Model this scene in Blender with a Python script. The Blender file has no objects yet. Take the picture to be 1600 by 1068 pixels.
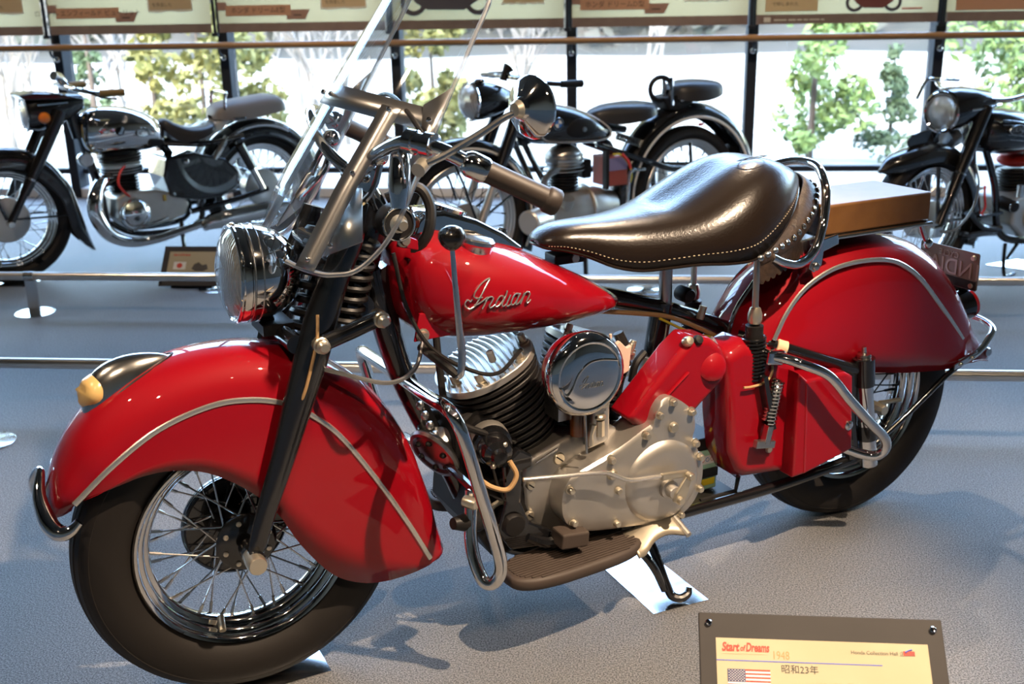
import bpy, bmesh, math, random
from math import sin, cos, pi, radians, sqrt
from mathutils import Vector, Matrix
random.seed(7)
SC = bpy.context.scene
COL = SC.collection

# ------------------------------------------------------------------ camera
cam_d = bpy.data.cameras.new('camera')
cam = bpy.data.objects.new('camera', cam_d); COL.objects.link(cam)
cam.location = (0.73985, -1.95217, 1.37195)
cam.rotation_euler = (1.25463, 0.0185, 0.09036)
cam_d.sensor_width = 36.0
cam_d.lens = 1750.0 / 1600.0 * 36.0
cam_d.clip_start = 0.05; cam_d.clip_end = 400
cam_d.dof.use_dof = True
cam_d.dof.focus_distance = 2.30
cam_d.dof.aperture_fstop = 5.0
SC.camera = cam

# ------------------------------------------------------------------ sky, sun, exposure
SC.view_settings.view_transform = 'Standard'
SC.view_settings.look = 'None'
SC.view_settings.gamma = 1.0
SC.view_settings.use_curve_mapping = False
SC.view_settings.exposure = 0.2
world = bpy.data.worlds.new('sky'); SC.world = world
world.use_nodes = True
wn = world.node_tree.nodes; wl = world.node_tree.links
wn.clear()
w_out = wn.new('ShaderNodeOutputWorld'); w_bg = wn.new('ShaderNodeBackground')
w_sky = wn.new('ShaderNodeTexSky'); w_sky.sky_type = 'NISHITA'
w_sky.sun_disc = False; w_sky.sun_elevation = radians(42); w_sky.sun_rotation = radians(200)
w_sky.air_density = 1.2; w_sky.dust_density = 1.5; w_sky.ozone_density = 1.0
w_bg.inputs['Strength'].default_value = 3.9
wl.new(w_sky.outputs[0], w_bg.inputs[0]); wl.new(w_bg.outputs[0], w_out.inputs[0])
sun_d = bpy.data.lights.new('sun', 'SUN'); sun_d.energy = 3.0; sun_d.angle = radians(0.6); sun_d.color = (1.0, 0.95, 0.86)
sun = bpy.data.objects.new('sun', sun_d); COL.objects.link(sun)
sun.location = (2, -10, 14); sun.rotation_euler = (radians(48), 0, radians(20))
# daylight enters through the window wall: a light portal guides the sky sampling
por_d = bpy.data.lights.new('window_portal', 'AREA'); por_d.shape = 'RECTANGLE'; por_d.size = 15.0; por_d.size_y = 4.7; por_d.cycles.is_portal = True
por = bpy.data.objects.new('window_portal', por_d); COL.objects.link(por); por.location = (0.5, 5.45, 2.35); por.rotation_euler = (radians(-90), 0, 0)
cy = SC.cycles
cy.max_bounces = 8; cy.diffuse_bounces = 3; cy.glossy_bounces = 5; cy.transmission_bounces = 6; cy.transparent_max_bounces = 16
cy.sample_clamp_indirect = 6.0; cy.sample_clamp_direct = 0.0
cy.caustics_reflective = False; cy.caustics_refractive = False
cy.use_denoising = True

# ------------------------------------------------------------------ materials
MATS = {}
def mat(name, col, rough=0.5, metal=0.0, coat=0.0, spec=0.5, noise=None, bump=None, coat_rough=0.03, emit=None, sheen=0.0):
    """noise=(scale, amount, second colour); bump=(scale, strength, distance)"""
    m = bpy.data.materials.new(name); m.use_nodes = True
    nt = m.node_tree; b = nt.nodes['Principled BSDF']
    b.inputs['Base Color'].default_value = (*col, 1)
    b.inputs['Roughness'].default_value = rough
    b.inputs['Metallic'].default_value = metal
    b.inputs['Coat Weight'].default_value = coat
    b.inputs['Coat Roughness'].default_value = coat_rough
    b.inputs['Specular IOR Level'].default_value = spec
    b.inputs['Sheen Weight'].default_value = sheen
    if emit: b.inputs['Emission Color'].default_value = (*emit[0], 1); b.inputs['Emission Strength'].default_value = emit[1]
    if noise or bump:
        tc = nt.nodes.new('ShaderNodeTexCoord')
    if noise:
        n = nt.nodes.new('ShaderNodeTexNoise'); n.inputs['Scale'].default_value = noise[0]; n.inputs['Detail'].default_value = 5
        r = nt.nodes.new('ShaderNodeValToRGB')
        r.color_ramp.elements[0].position = 0.5 - noise[1]; r.color_ramp.elements[1].position = 0.5 + noise[1]
        r.color_ramp.elements[0].color = (*col, 1); r.color_ramp.elements[1].color = (*noise[2], 1)
        nt.links.new(tc.outputs['Object'], n.inputs['Vector']); nt.links.new(n.outputs[0], r.inputs[0]); nt.links.new(r.outputs[0], b.inputs['Base Color'])
    if bump:
        n2 = nt.nodes.new('ShaderNodeTexNoise'); n2.inputs['Scale'].default_value = bump[0]; n2.inputs['Detail'].default_value = 4
        bp = nt.nodes.new('ShaderNodeBump'); bp.inputs['Strength'].default_value = bump[1]; bp.inputs['Distance'].default_value = bump[2]
        nt.links.new(tc.outputs['Object'], n2.inputs['Vector']); nt.links.new(n2.outputs[0], bp.inputs['Height']); nt.links.new(bp.outputs[0], b.inputs['Normal'])
    MATS[name] = m
    return m
def clear_mat(name, tint=(0.97, 0.98, 0.98), ior=1.45, rough=0.02, extra=0.0):
    """thin clear sheet: see-through with fresnel reflection"""
    m = bpy.data.materials.new(name); m.use_nodes = True; nt = m.node_tree; nt.nodes.clear()
    o = nt.nodes.new('ShaderNodeOutputMaterial'); t = nt.nodes.new('ShaderNodeBsdfTransparent'); g = nt.nodes.new('ShaderNodeBsdfGlossy')
    f = nt.nodes.new('ShaderNodeLayerWeight'); f.inputs[0].default_value = 0.5; x = nt.nodes.new('ShaderNodeMixShader')
    pw = nt.nodes.new('ShaderNodeMath'); pw.operation = 'POWER'; pw.inputs[1].default_value = 4.0
    a = nt.nodes.new('ShaderNodeMath'); a.operation = 'MULTIPLY_ADD'; a.inputs[1].default_value = 0.85; a.inputs[2].default_value = 0.04 + extra
    t.inputs[0].default_value = (*tint, 1); g.inputs['Roughness'].default_value = rough
    nt.links.new(f.outputs['Facing'], pw.inputs[0]); nt.links.new(pw.outputs[0], a.inputs[0]); nt.links.new(a.outputs[0], x.inputs[0]); nt.links.new(t.outputs[0], x.inputs[1]); nt.links.new(g.outputs[0], x.inputs[2]); nt.links.new(x.outputs[0], o.inputs[0])
    MATS[name] = m
    return m
def translucent(m, w):
    """cloth that lets daylight through"""
    nt = m.node_tree; b = nt.nodes['Principled BSDF']; o = nt.nodes['Material Output']; t = nt.nodes.new('ShaderNodeBsdfTranslucent'); x = nt.nodes.new('ShaderNodeMixShader'); x.inputs[0].default_value = w
    src = b.inputs['Base Color']
    if src.is_linked: nt.links.new(src.links[0].from_socket, t.inputs[0])
    else: t.inputs[0].default_value = src.default_value
    nt.links.new(b.outputs[0], x.inputs[1]); nt.links.new(t.outputs[0], x.inputs[2]); nt.links.new(x.outputs[0], o.inputs[0])
def wave_bump(m, scale, axis, strength, dist):
    nt = m.node_tree; b = nt.nodes['Principled BSDF']; tc = nt.nodes.new('ShaderNodeTexCoord'); w = nt.nodes.new('ShaderNodeTexWave')
    w.bands_direction = axis; w.inputs['Scale'].default_value = scale; w.inputs['Distortion'].default_value = 0
    bp = nt.nodes.new('ShaderNodeBump'); bp.inputs['Strength'].default_value = strength; bp.inputs['Distance'].default_value = dist
    nt.links.new(tc.outputs['Object'], w.inputs['Vector']); nt.links.new(w.outputs[0], bp.inputs['Height']); nt.links.new(bp.outputs[0], b.inputs['Normal'])

RED = mat('red_paint', (0.25, 0.001, 0.007), 0.55, 0.0, 1.0, 0.1, coat_rough=0.02)
CHROME = mat('chrome', (0.78, 0.77, 0.76), 0.045, 1.0)
STEEL = mat('polished_steel', (0.62, 0.61, 0.59), 0.2, 1.0)
SATIN = mat('satin_steel', (0.52, 0.515, 0.505), 0.32, 1.0)
BLACK = mat('black_enamel', (0.006, 0.006, 0.007), 0.22, 0.0, 1.0, coat_rough=0.03)
BLACKM = mat('black_iron', (0.011, 0.010, 0.010), 0.45, 0.0, 0.0, 0.3)
RUBBER = mat('tyre_rubber', (0.013, 0.011, 0.010), 0.58, spec=0.3, bump=(160, 0.08, 0.002))
RUBB = mat('grip_rubber', (0.03, 0.022, 0.018), 0.5)
wave_bump(RUBB, 90, 'Y', 0.0, 0.001)
PAD = mat('floorboard_rubber', (0.050, 0.036, 0.029), 0.6)
TRIM = mat('bright_trim', (0.78, 0.76, 0.72), 0.27, 0.9)
ALU = mat('cast_aluminium', (0.54, 0.515, 0.475), 0.38, 0.85, noise=(14, 0.3, (0.64, 0.61, 0.565)), bump=(300, 0.05, 0.001))
CAD = mat('plated_bolt', (0.68, 0.62, 0.50), 0.3, 0.9)
LEATHER = mat('brown_leather', (0.008, 0.0052, 0.004), 0.27, 0.0, 0.0, 0.38, noise=(9, 0.35, (0.014, 0.009, 0.0065)), bump=(170, 0.25, 0.002))
LEATHER2 = mat('tooled_leather', (0.013, 0.007, 0.0045), 0.5, noise=(60, 0.2, (0.035, 0.02, 0.012)), bump=(120, 0.5, 0.003))
THREAD = mat('thread', (0.55, 0.45, 0.30), 0.8)
VINYL = mat('brown_vinyl', (0.12, 0.052, 0.014), 0.42, noise=(22, 0.3, (0.17, 0.078, 0.022)), bump=(150, 0.15, 0.001))
AMBER = mat('amber_plastic', (0.62, 0.42, 0.16), 0.3, 0, 0.3)
REDLENS = mat('red_lens', (0.5, 0.01, 0.01), 0.1, 0, 1.0)
ORANGELENS = mat('orange_lens', (0.85, 0.22, 0.02), 0.15, 0, 1.0)
KNOB = mat('black_knob', (0.012, 0.01, 0.009), 0.25, 0, 0.6, coat_rough=0.1)
BATT = mat('battery_green', (0.36, 0.62, 0.46), 0.4)
YELLOW = mat('yellow_label', (0.8, 0.62, 0.02), 0.5)
WHITE = mat('white_print', (0.8, 0.8, 0.78), 0.5)
TAN = mat('tan_tape', (0.66, 0.52, 0.33), 0.7)
WIRE_TAN = mat('tan_wire', (0.42, 0.26, 0.12), 0.6)
WIRE_RED = mat('red_wire', (0.75, 0.04, 0.03), 0.45)
WIRE_YEL = mat('yellow_wire', (0.75, 0.6, 0.05), 0.5)
PLEXI = clear_mat('clear_acrylic', extra=0.015)
PLEXIEDGE = clear_mat('acrylic_edge', (0.92, 0.92, 0.92), rough=0.3, extra=0.40)
GLASS = clear_mat('window_glass', (0.96, 0.98, 0.98), 1.45, 0.0)
LENS = clear_mat('lamp_glass', (0.9, 0.91, 0.9), 1.5, 0.06, extra=0.12)
SILVER = mat('silver_paint', (0.66, 0.65, 0.62), 0.35, 0.5, 0.3)
SEATGREY = mat('grey_vinyl', (0.30, 0.285, 0.28), 0.45)
SEATBLK = mat('black_vinyl', (0.03, 0.03, 0.033), 0.42, 0, 0.2)
WHITELINE = mat('white_pinstripe', (0.75, 0.74, 0.70), 0.3, 0, 0.5)
GREYRIM = mat('aluminium_rim', (0.62, 0.60, 0.56), 0.28, 0.9)
BRASS = mat('gold_edge', (0.55, 0.38, 0.08), 0.3, 0.6)
CARDRED = mat('maroon_box', (0.34, 0.07, 0.05), 0.5)
CARDBLUE = mat('violet_label', (0.25, 0.22, 0.42), 0.5)
BMWBLUE = mat('roundel_blue', (0.05, 0.18, 0.55), 0.3)
AIRDARK = mat('smoked_bowl', (0.10, 0.03, 0.008), 0.1, 0, 1.0)

# ------------------------------------------------------------------ mesh helpers
def V(*a): return Vector(a[0]) if len(a) == 1 else Vector(a)
def spline(pts, n=6, closed=False):
    P = [V(p) for p in pts]; out = []; m = len(P)
    for i in range(m if closed else m - 1):
        p0 = P[(i - 1) % m] if (closed or i > 0) else P[0] * 2 - P[1]
        p1 = P[i]; p2 = P[(i + 1) % m]
        p3 = P[(i + 2) % m] if (closed or i + 2 < m) else P[-1] * 2 - P[-2]
        for k in range(n):
            t = k / n
            out.append(0.5 * ((2 * p1) + (p2 - p0) * t + (2 * p0 - 5 * p1 + 4 * p2 - p3) * t * t + (3 * p1 - p0 - 3 * p2 + p3) * t ** 3))
    if not closed: out.append(P[-1].copy())
    return out
def lerp_list(vals, n):
    out = []
    for i in range(n):
        f = i / (n - 1) * (len(vals) - 1); k = min(int(f), len(vals) - 2); out.append(vals[k] + (vals[k + 1] - vals[k]) * (f - k))
    return out
def interp(x, xs, ys):
    if x <= xs[0]: return ys[0]
    for i in range(len(xs) - 1):
        if x <= xs[i + 1]:
            t = (x - xs[i]) / (xs[i + 1] - xs[i]); return ys[i] + (ys[i + 1] - ys[i]) * t
    return ys[-1]
class MB:
    def __init__(s): s.v = []; s.f = []
    def add(s, vs, fs):
        o = len(s.v); s.v += [tuple(p) for p in vs]; s.f += [tuple(i + o for i in f) for f in fs]; return s
    def loft(s, rings, close_u=True, cap=True, close_v=False):
        n = len(rings[0]); m = len(rings); vs = [p for r in rings for p in r]; fs = []
        for i in range(m if close_v else m - 1):
            for j in range(n if close_u else n - 1):
                a = i * n + j; b = i * n + (j + 1) % n; c = ((i + 1) % m) * n + (j + 1) % n; d = ((i + 1) % m) * n + j
                fs.append((a, b, c, d))
        if cap and close_u and not close_v: fs.append(tuple(range(n))[::-1]); fs.append(tuple((m - 1) * n + j for j in range(n)))
        return s.add(vs, fs)
    def tube(s, pts, r=0.01, n=10, sm=0, closed=False, cap=True, flat=1.0, up=None):
        """r: number or list; flat: second radius factor (along 'up'-perpendicular)"""
        P = spline(pts, sm, closed) if sm else [V(p) for p in pts]
        m = len(P); R = [r] * m if not isinstance(r, (list, tuple)) else lerp_list(list(r), m)
        T = []
        for i in range(m):
            a = P[(i - 1) % m] if (closed or i > 0) else P[i]; b = P[(i + 1) % m] if (closed or i < m - 1) else P[i]
            T.append((b - a).normalized())
        nrm = V(up) if up else (V(0, 0, 1) if abs(T[0].z) < 0.9 else V(1, 0, 0))
        rings = []
        for i in range(m):
            nrm = (V(up) if up else nrm); nrm = (nrm - T[i] * nrm.dot(T[i])).normalized(); bn = T[i].cross(nrm)
            rings.append([P[i] + nrm * (R[i] * cos(2 * pi * j / n)) + bn * (R[i] * flat * sin(2 * pi * j / n)) for j in range(n)])
        return s.loft(rings, True, cap, closed)
    def lathe(s, prof, o=(0, 0, 0), axis=(0, 1, 0), n=32, closed=False, sx=1.0):
        """prof: (radius, height) along axis; sx scales one radial direction"""
        a = V(axis).normalized(); u = a.orthogonal().normalized()
        if abs(a.y) > 0.9: u = V(1, 0, 0); u = (u - a * u.dot(a)).normalized()
        w = a.cross(u); o = V(o)
        rings = [[o + a * h + (u * (cos(2 * pi * j / n) * sx) + w * sin(2 * pi * j / n)) * max(r, 1e-5) for j in range(n)] for r, h in prof]
        return s.loft(rings, True, not closed, closed)
    def box(s, c, d, rot=None):
        x, y, z = d[0] / 2, d[1] / 2, d[2] / 2
        vs = [V(a * x, b * y, e * z) for a in (-1, 1) for b in (-1, 1) for e in (-1, 1)]
        if rot is not None: vs = [rot @ p for p in vs]
        return s.add([p + V(c) for p in vs], [(0, 1, 3, 2), (4, 6, 7, 5), (0, 4, 5, 1), (2, 3, 7, 6), (0, 2, 6, 4), (1, 5, 7, 3)])
    def prism(s, outl, y0, y1, inset=0.0, depth=0.0):
        """outline in (x, z) extruded along y; inset/depth chamfers the y0 face"""
        P = [V(p[0], 0, p[1]) for p in outl]; n = len(P); c = sum(P, V(0, 0, 0)) / n
        def ring(y, k):
            return [V(p.x, y, p.z) + ((c - p).normalized() * k if k else V(0, 0, 0)) for p in P]
        sg = 1 if y1 > y0 else -1
        rings = [ring(y0, inset), ring(y0 + sg * depth, 0), ring(y1, 0)] if inset else [ring(y0, 0), ring(y1, 0)]
        return s.loft(rings)
    def sphere(s, c, r, n=20, m=12):
        r = (r, r, r) if not isinstance(r, (list, tuple)) else r
        rings = [[V(c) + V(r[0] * sin(pi * i / m) * cos(2 * pi * j / n), r[1] * sin(pi * i / m) * sin(2 * pi * j / n), r[2] * cos(pi * i / m)) for j in range(n)] for i in range(1, m)]
        s.loft(rings, True, True); return s
    def torus(s, c, R, r, axis=(0, 1, 0), n=40, k=10):
        prof = [(R + r * cos(2 * pi * i / k), r * sin(2 * pi * i / k)) for i in range(k)]
        return s.lathe(prof, c, axis, n, closed=True)
    def helix(s, a, b, R, r, turns, n=6, step=14):
        a, b = V(a), V(b); d = (b - a); ax = d.normalized(); u = ax.orthogonal().normalized(); w = ax.cross(u); m = int(turns * step)
        return s.tube([a + d * (i / m) + (u * cos(2 * pi * i / step) + w * sin(2 * pi * i / step)) * R for i in range(m + 1)], r, n)
    def xf(s, M):
        s.v = [tuple(M @ V(p)) for p in s.v]; return s
    def mesh(s, name, smooth=35):
        me = bpy.data.meshes.new(name); me.from_pydata(s.v, [], s.f); me.update()
        bm = bmesh.new(); bm.from_mesh(me); bmesh.ops.recalc_face_normals(bm, faces=bm.faces); bm.to_mesh(me); bm.free()
        if smooth: me.shade_smooth(); me.set_sharp_from_angle(angle=radians(smooth))
        return me
    def build(s, name, m, parent=None, smooth=35, bevel=0, seg=2, subd=0, solid=0, label=None):
        me = s.mesh(name, smooth); me.materials.append(m)
        return link(name, me, parent, bevel, seg, subd, solid, label)
def link(name, me, parent=None, bevel=0, seg=2, subd=0, solid=0, label=None):
    o = bpy.data.objects.new(name, me); COL.objects.link(o)
    if parent: o.parent = parent
    if solid:
        q = o.modifiers.new('solid', 'SOLIDIFY'); q.thickness = solid; q.offset = 0
    if bevel:
        q = o.modifiers.new('bevel', 'BEVEL'); q.width = bevel; q.segments = seg; q.limit_method = 'ANGLE'; q.angle_limit = radians(40)
    if subd:
        q = o.modifiers.new('subd', 'SUBSURF'); q.levels = subd; q.render_levels = subd
    if label: o['label'] = label
    return o
def thing(name, label, cat, loc=(0, 0, 0), rz=0, group=None):
    o = bpy.data.objects.new(name, None); COL.objects.link(o); o.location = loc; o.rotation_euler = (0, 0, rz); o.empty_display_size = 0.1
    return tag(o, label, cat, group)
def tag(o, label, cat, group=None, kind=None):
    o['label'] = label; o['category'] = cat
    if group: o['group'] = group
    if kind: o['kind'] = kind
    return o
def struct(o, label=None):
    o['kind'] = 'structure'
    if label: o['label'] = label
    return o
def text(name, body, size, m, parent, M, align='LEFT', extrude=0.0, sx=1.0, shear=0.0, offset=0.0):
    c = bpy.data.curves.new(name, 'FONT'); c.body = body; c.size = size; c.align_x = align; c.align_y = 'CENTER'; c.extrude = extrude; c.shear = shear; c.offset = offset; c.resolution_u = 4
    tmp = bpy.data.objects.new(name, c); me = bpy.data.meshes.new_from_object(tmp); me.name = name
    bpy.data.objects.remove(tmp); bpy.data.curves.remove(c)
    me.materials.clear(); me.materials.append(m)
    o = bpy.data.objects.new(name, me); COL.objects.link(o); o.parent = parent
    o.matrix_local = M @ Matrix.Diagonal((sx, 1, 1, 1)); o['kind'] = 'stuff'
    return o

# ================================================================== the hall
WY = 5.35          # window wall
CARPET = mat('carpet', (0.10, 0.11, 0.125), 0.62, 0, 0, 0.35, sheen=0.06)
def carpet_nodes():
    nt = CARPET.node_tree; b = nt.nodes['Principled BSDF']; tc = nt.nodes.new('ShaderNodeTexCoord')
    n1 = nt.nodes.new('ShaderNodeTexNoise'); n1.inputs['Scale'].default_value = 270; n1.inputs['Detail'].default_value = 4; n1.inputs['Roughness'].default_value = 0.7
    n2 = nt.nodes.new('ShaderNodeTexNoise'); n2.inputs['Scale'].default_value = 1.1; n2.inputs['Detail'].default_value = 2
    r = nt.nodes.new('ShaderNodeValToRGB'); r.color_ramp.elements[0].position = 0.40; r.color_ramp.elements[1].position = 0.60
    r.color_ramp.elements[0].color = (0.045, 0.048, 0.053, 1); r.color_ramp.elements[1].color = (0.30, 0.303, 0.310, 1)
    mx = nt.nodes.new('ShaderNodeMix'); mx.data_type = 'RGBA'; mx.blend_type = 'MULTIPLY'; mx.inputs[0].default_value = 0.35
    bp = nt.nodes.new('ShaderNodeBump'); bp.inputs['Strength'].default_value = 0.6; bp.inputs['Distance'].default_value = 0.004
    L = nt.links.new
    L(tc.outputs['Object'], n1.inputs['Vector']); L(tc.outputs['Object'], n2.inputs['Vector']); L(n1.outputs[0], r.inputs[0])
    L(r.outputs[0], mx.inputs[6]); L(n2.outputs[0], mx.inputs[7]); L(mx.outputs[2], b.inputs['Base Color']); L(n1.outputs[0], bp.inputs['Height']); L(bp.outputs[0], b.inputs['Normal'])
carpet_nodes()
WALLP = mat('wall_paint', (0.10, 0.08, 0.065), 0.8)
CEIL = mat('ceiling_paint', (0.07, 0.065, 0.06), 0.85)
MULL = mat('dark_bronze_frame', (0.016, 0.019, 0.026), 0.6, 0.0, 0, 0.12)
SILL = mat('pale_sill', (0.55, 0.58, 0.62), 0.5)
X0, X1, Y0, H = -7.0, 8.0, -7.0, 4.7
struct(MB().box(((X0 + X1) / 2, (Y0 + WY) / 2, -0.05), (X1 - X0, WY - Y0, 0.10)).build('floor', CARPET, smooth=0), 'grey carpet floor of the exhibition hall')
struct(MB().box(((X0 + X1) / 2, (Y0 + WY + 0.3) / 2, H + 0.1), (X1 - X0 + 0.4, WY - Y0 + 0.7, 0.2)).build('ceiling', CEIL, smooth=0), 'plain ceiling of the exhibition hall')
struct(MB().box((X0 - 0.1, (Y0 + WY) / 2, H / 2), (0.2, WY - Y0, H)).build('wall_left', WALLP, smooth=0), 'plain hall wall at the left')
struct(MB().box((X1 + 0.1, (Y0 + WY) / 2, H / 2), (0.2, WY - Y0, H)).build('wall_right', WALLP, smooth=0), 'plain hall wall at the right')
struct(MB().box(((X0 + X1) / 2, Y0 - 0.1, H / 2), (X1 - X0 + 0.4, 0.2, H)).build('wall_back', WALLP, smooth=0), 'plain hall wall behind the viewer')
struct(MB().box(((X0 + X1) / 2, WY - 0.02, 0.03), (X1 - X0, 0.16, 0.06)).build('trim_1', SILL, smooth=0, bevel=0.004), 'pale low sill along the foot of the windows')
# window bays: panes between mullions, each with transom
mx = [-2.885 + 1.112 * i for i in range(-4, 10)]
mx = [x for x in mx if X0 < x < X1]
edges = [X0] + mx + [X1]
for i in range(len(edges) - 1):
    a, b = edges[i], edges[i + 1]
    w = MB().box(((a + b) / 2, WY, H / 2 + 0.03), (b - a - 0.064, 0.012, H - 0.06)).build('window_%d' % (i + 1), GLASS, smooth=0); struct(w, 'tall clear window pane between dark mullions')
    MB().box(((a + b) / 2, WY, 0.165), (b - a, 0.06, 0.035)).build('transom', MULL, w, smooth=0, bevel=0.003)
    MB().box(((a + b) / 2, WY, 2.4), (b - a, 0.06, 0.045)).build('transom', MULL, w, smooth=0, bevel=0.003)
    if i:
        mo = MB().box((a, WY - 0.035, H / 2), (0.062, 0.15, H)).build('mullion', MULL, w, smooth=0, bevel=0.004)
        q = MB().lathe([(0.003, 0), (0.016, 0.0), (0.018, 0.008), (0.012, 0.014)], (a, WY - 0.112, 0.905), (0, -1, 0), 14); q.build('bracket_bolt', STEEL, w)
# timber handrail along the windows
WOODR = mat('oiled_wood_rail', (0.20, 0.10, 0.03), 0.4, noise=(6, 0.3, (0.27, 0.145, 0.05)))
hr = tag(MB().tube([(X0 + 0.05, WY - 0.20, 0.985), (X1 - 0.05, WY - 0.20, 0.985)], 0.021, 12).build('handrail', WOODR), 'long brown wooden handrail running across the windows', 'handrail')
for x in mx: MB().tube([(x, WY - 0.20, 0.968), (x, WY - 0.18, 0.93), (x, WY - 0.10, 0.905)], 0.008, 8, sm=4).build('bracket', MULL, hr)

# hanging banners in front of the window heads
CREAM = mat('banner_cream', (0.36, 0.29, 0.15), 0.7, noise=(1.8, 0.25, (0.43, 0.35, 0.195)))
BROWNB = mat('banner_brown', (0.16, 0.105, 0.095), 0.75, noise=(14, 0.35, (0.21, 0.145, 0.13)))
SALMON = mat('banner_salmon', (0.56, 0.34, 0.22), 0.7)
MAUVE = mat('banner_mauve', (0.38, 0.24, 0.19), 0.7)
TEXTD = mat('banner_ink', (0.05, 0.035, 0.03), 0.7)
PALEP = mat('banner_note', (0.62, 0.50, 0.31), 0.7); TORN = mat('torn_paper_edge', (0.7, 0.68, 0.62), 0.8)
REDINK = mat('banner_red', (0.6, 0.18, 0.13), 0.7)
for m_ in (CREAM, BROWNB, SALMON, MAUVE, PALEP, TORN, REDINK): translucent(m_, 0.4)
YB = WY - 0.16
XZ = Matrix.Rotation(pi / 2, 4, 'X')
DZ = -0.052
def flat(name, pts, y, m, parent, t=0.0012):      # thin printed piece standing in the xz plane
    return MB().prism([(x, z + (DZ if z > 0.06 else -0.008)) for x, z in pts], y, y + t).build(name, m, parent, smooth=0)
banner_bits = {
 -3: ('far left banner with a pasted text note above the leftmost window', ['note']),
 -2: ('banner with a long salmon title ribbon above the second window', ['title:ロイヤル エンフィールド ビューリット', 'note']),
 -1: ('banner with the second salmon title ribbon, behind the windshield top', ['title:ホンダ ドリームE型', 'note']),
 0: ('banner showing a dark motorcycle picture, seen through the windshield', ['bike', 'wavy']),
 1: ('banner with a salmon title ribbon above the black tank and wooden grip', ['title:ホンダ ドリームD型', 'wavy']),
 2: ('banner showing a maroon motorcycle and white caption line', ['note2', 'bike2']),
 3: ('rightmost banner with a salmon heading block', ['title2'])}
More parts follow.
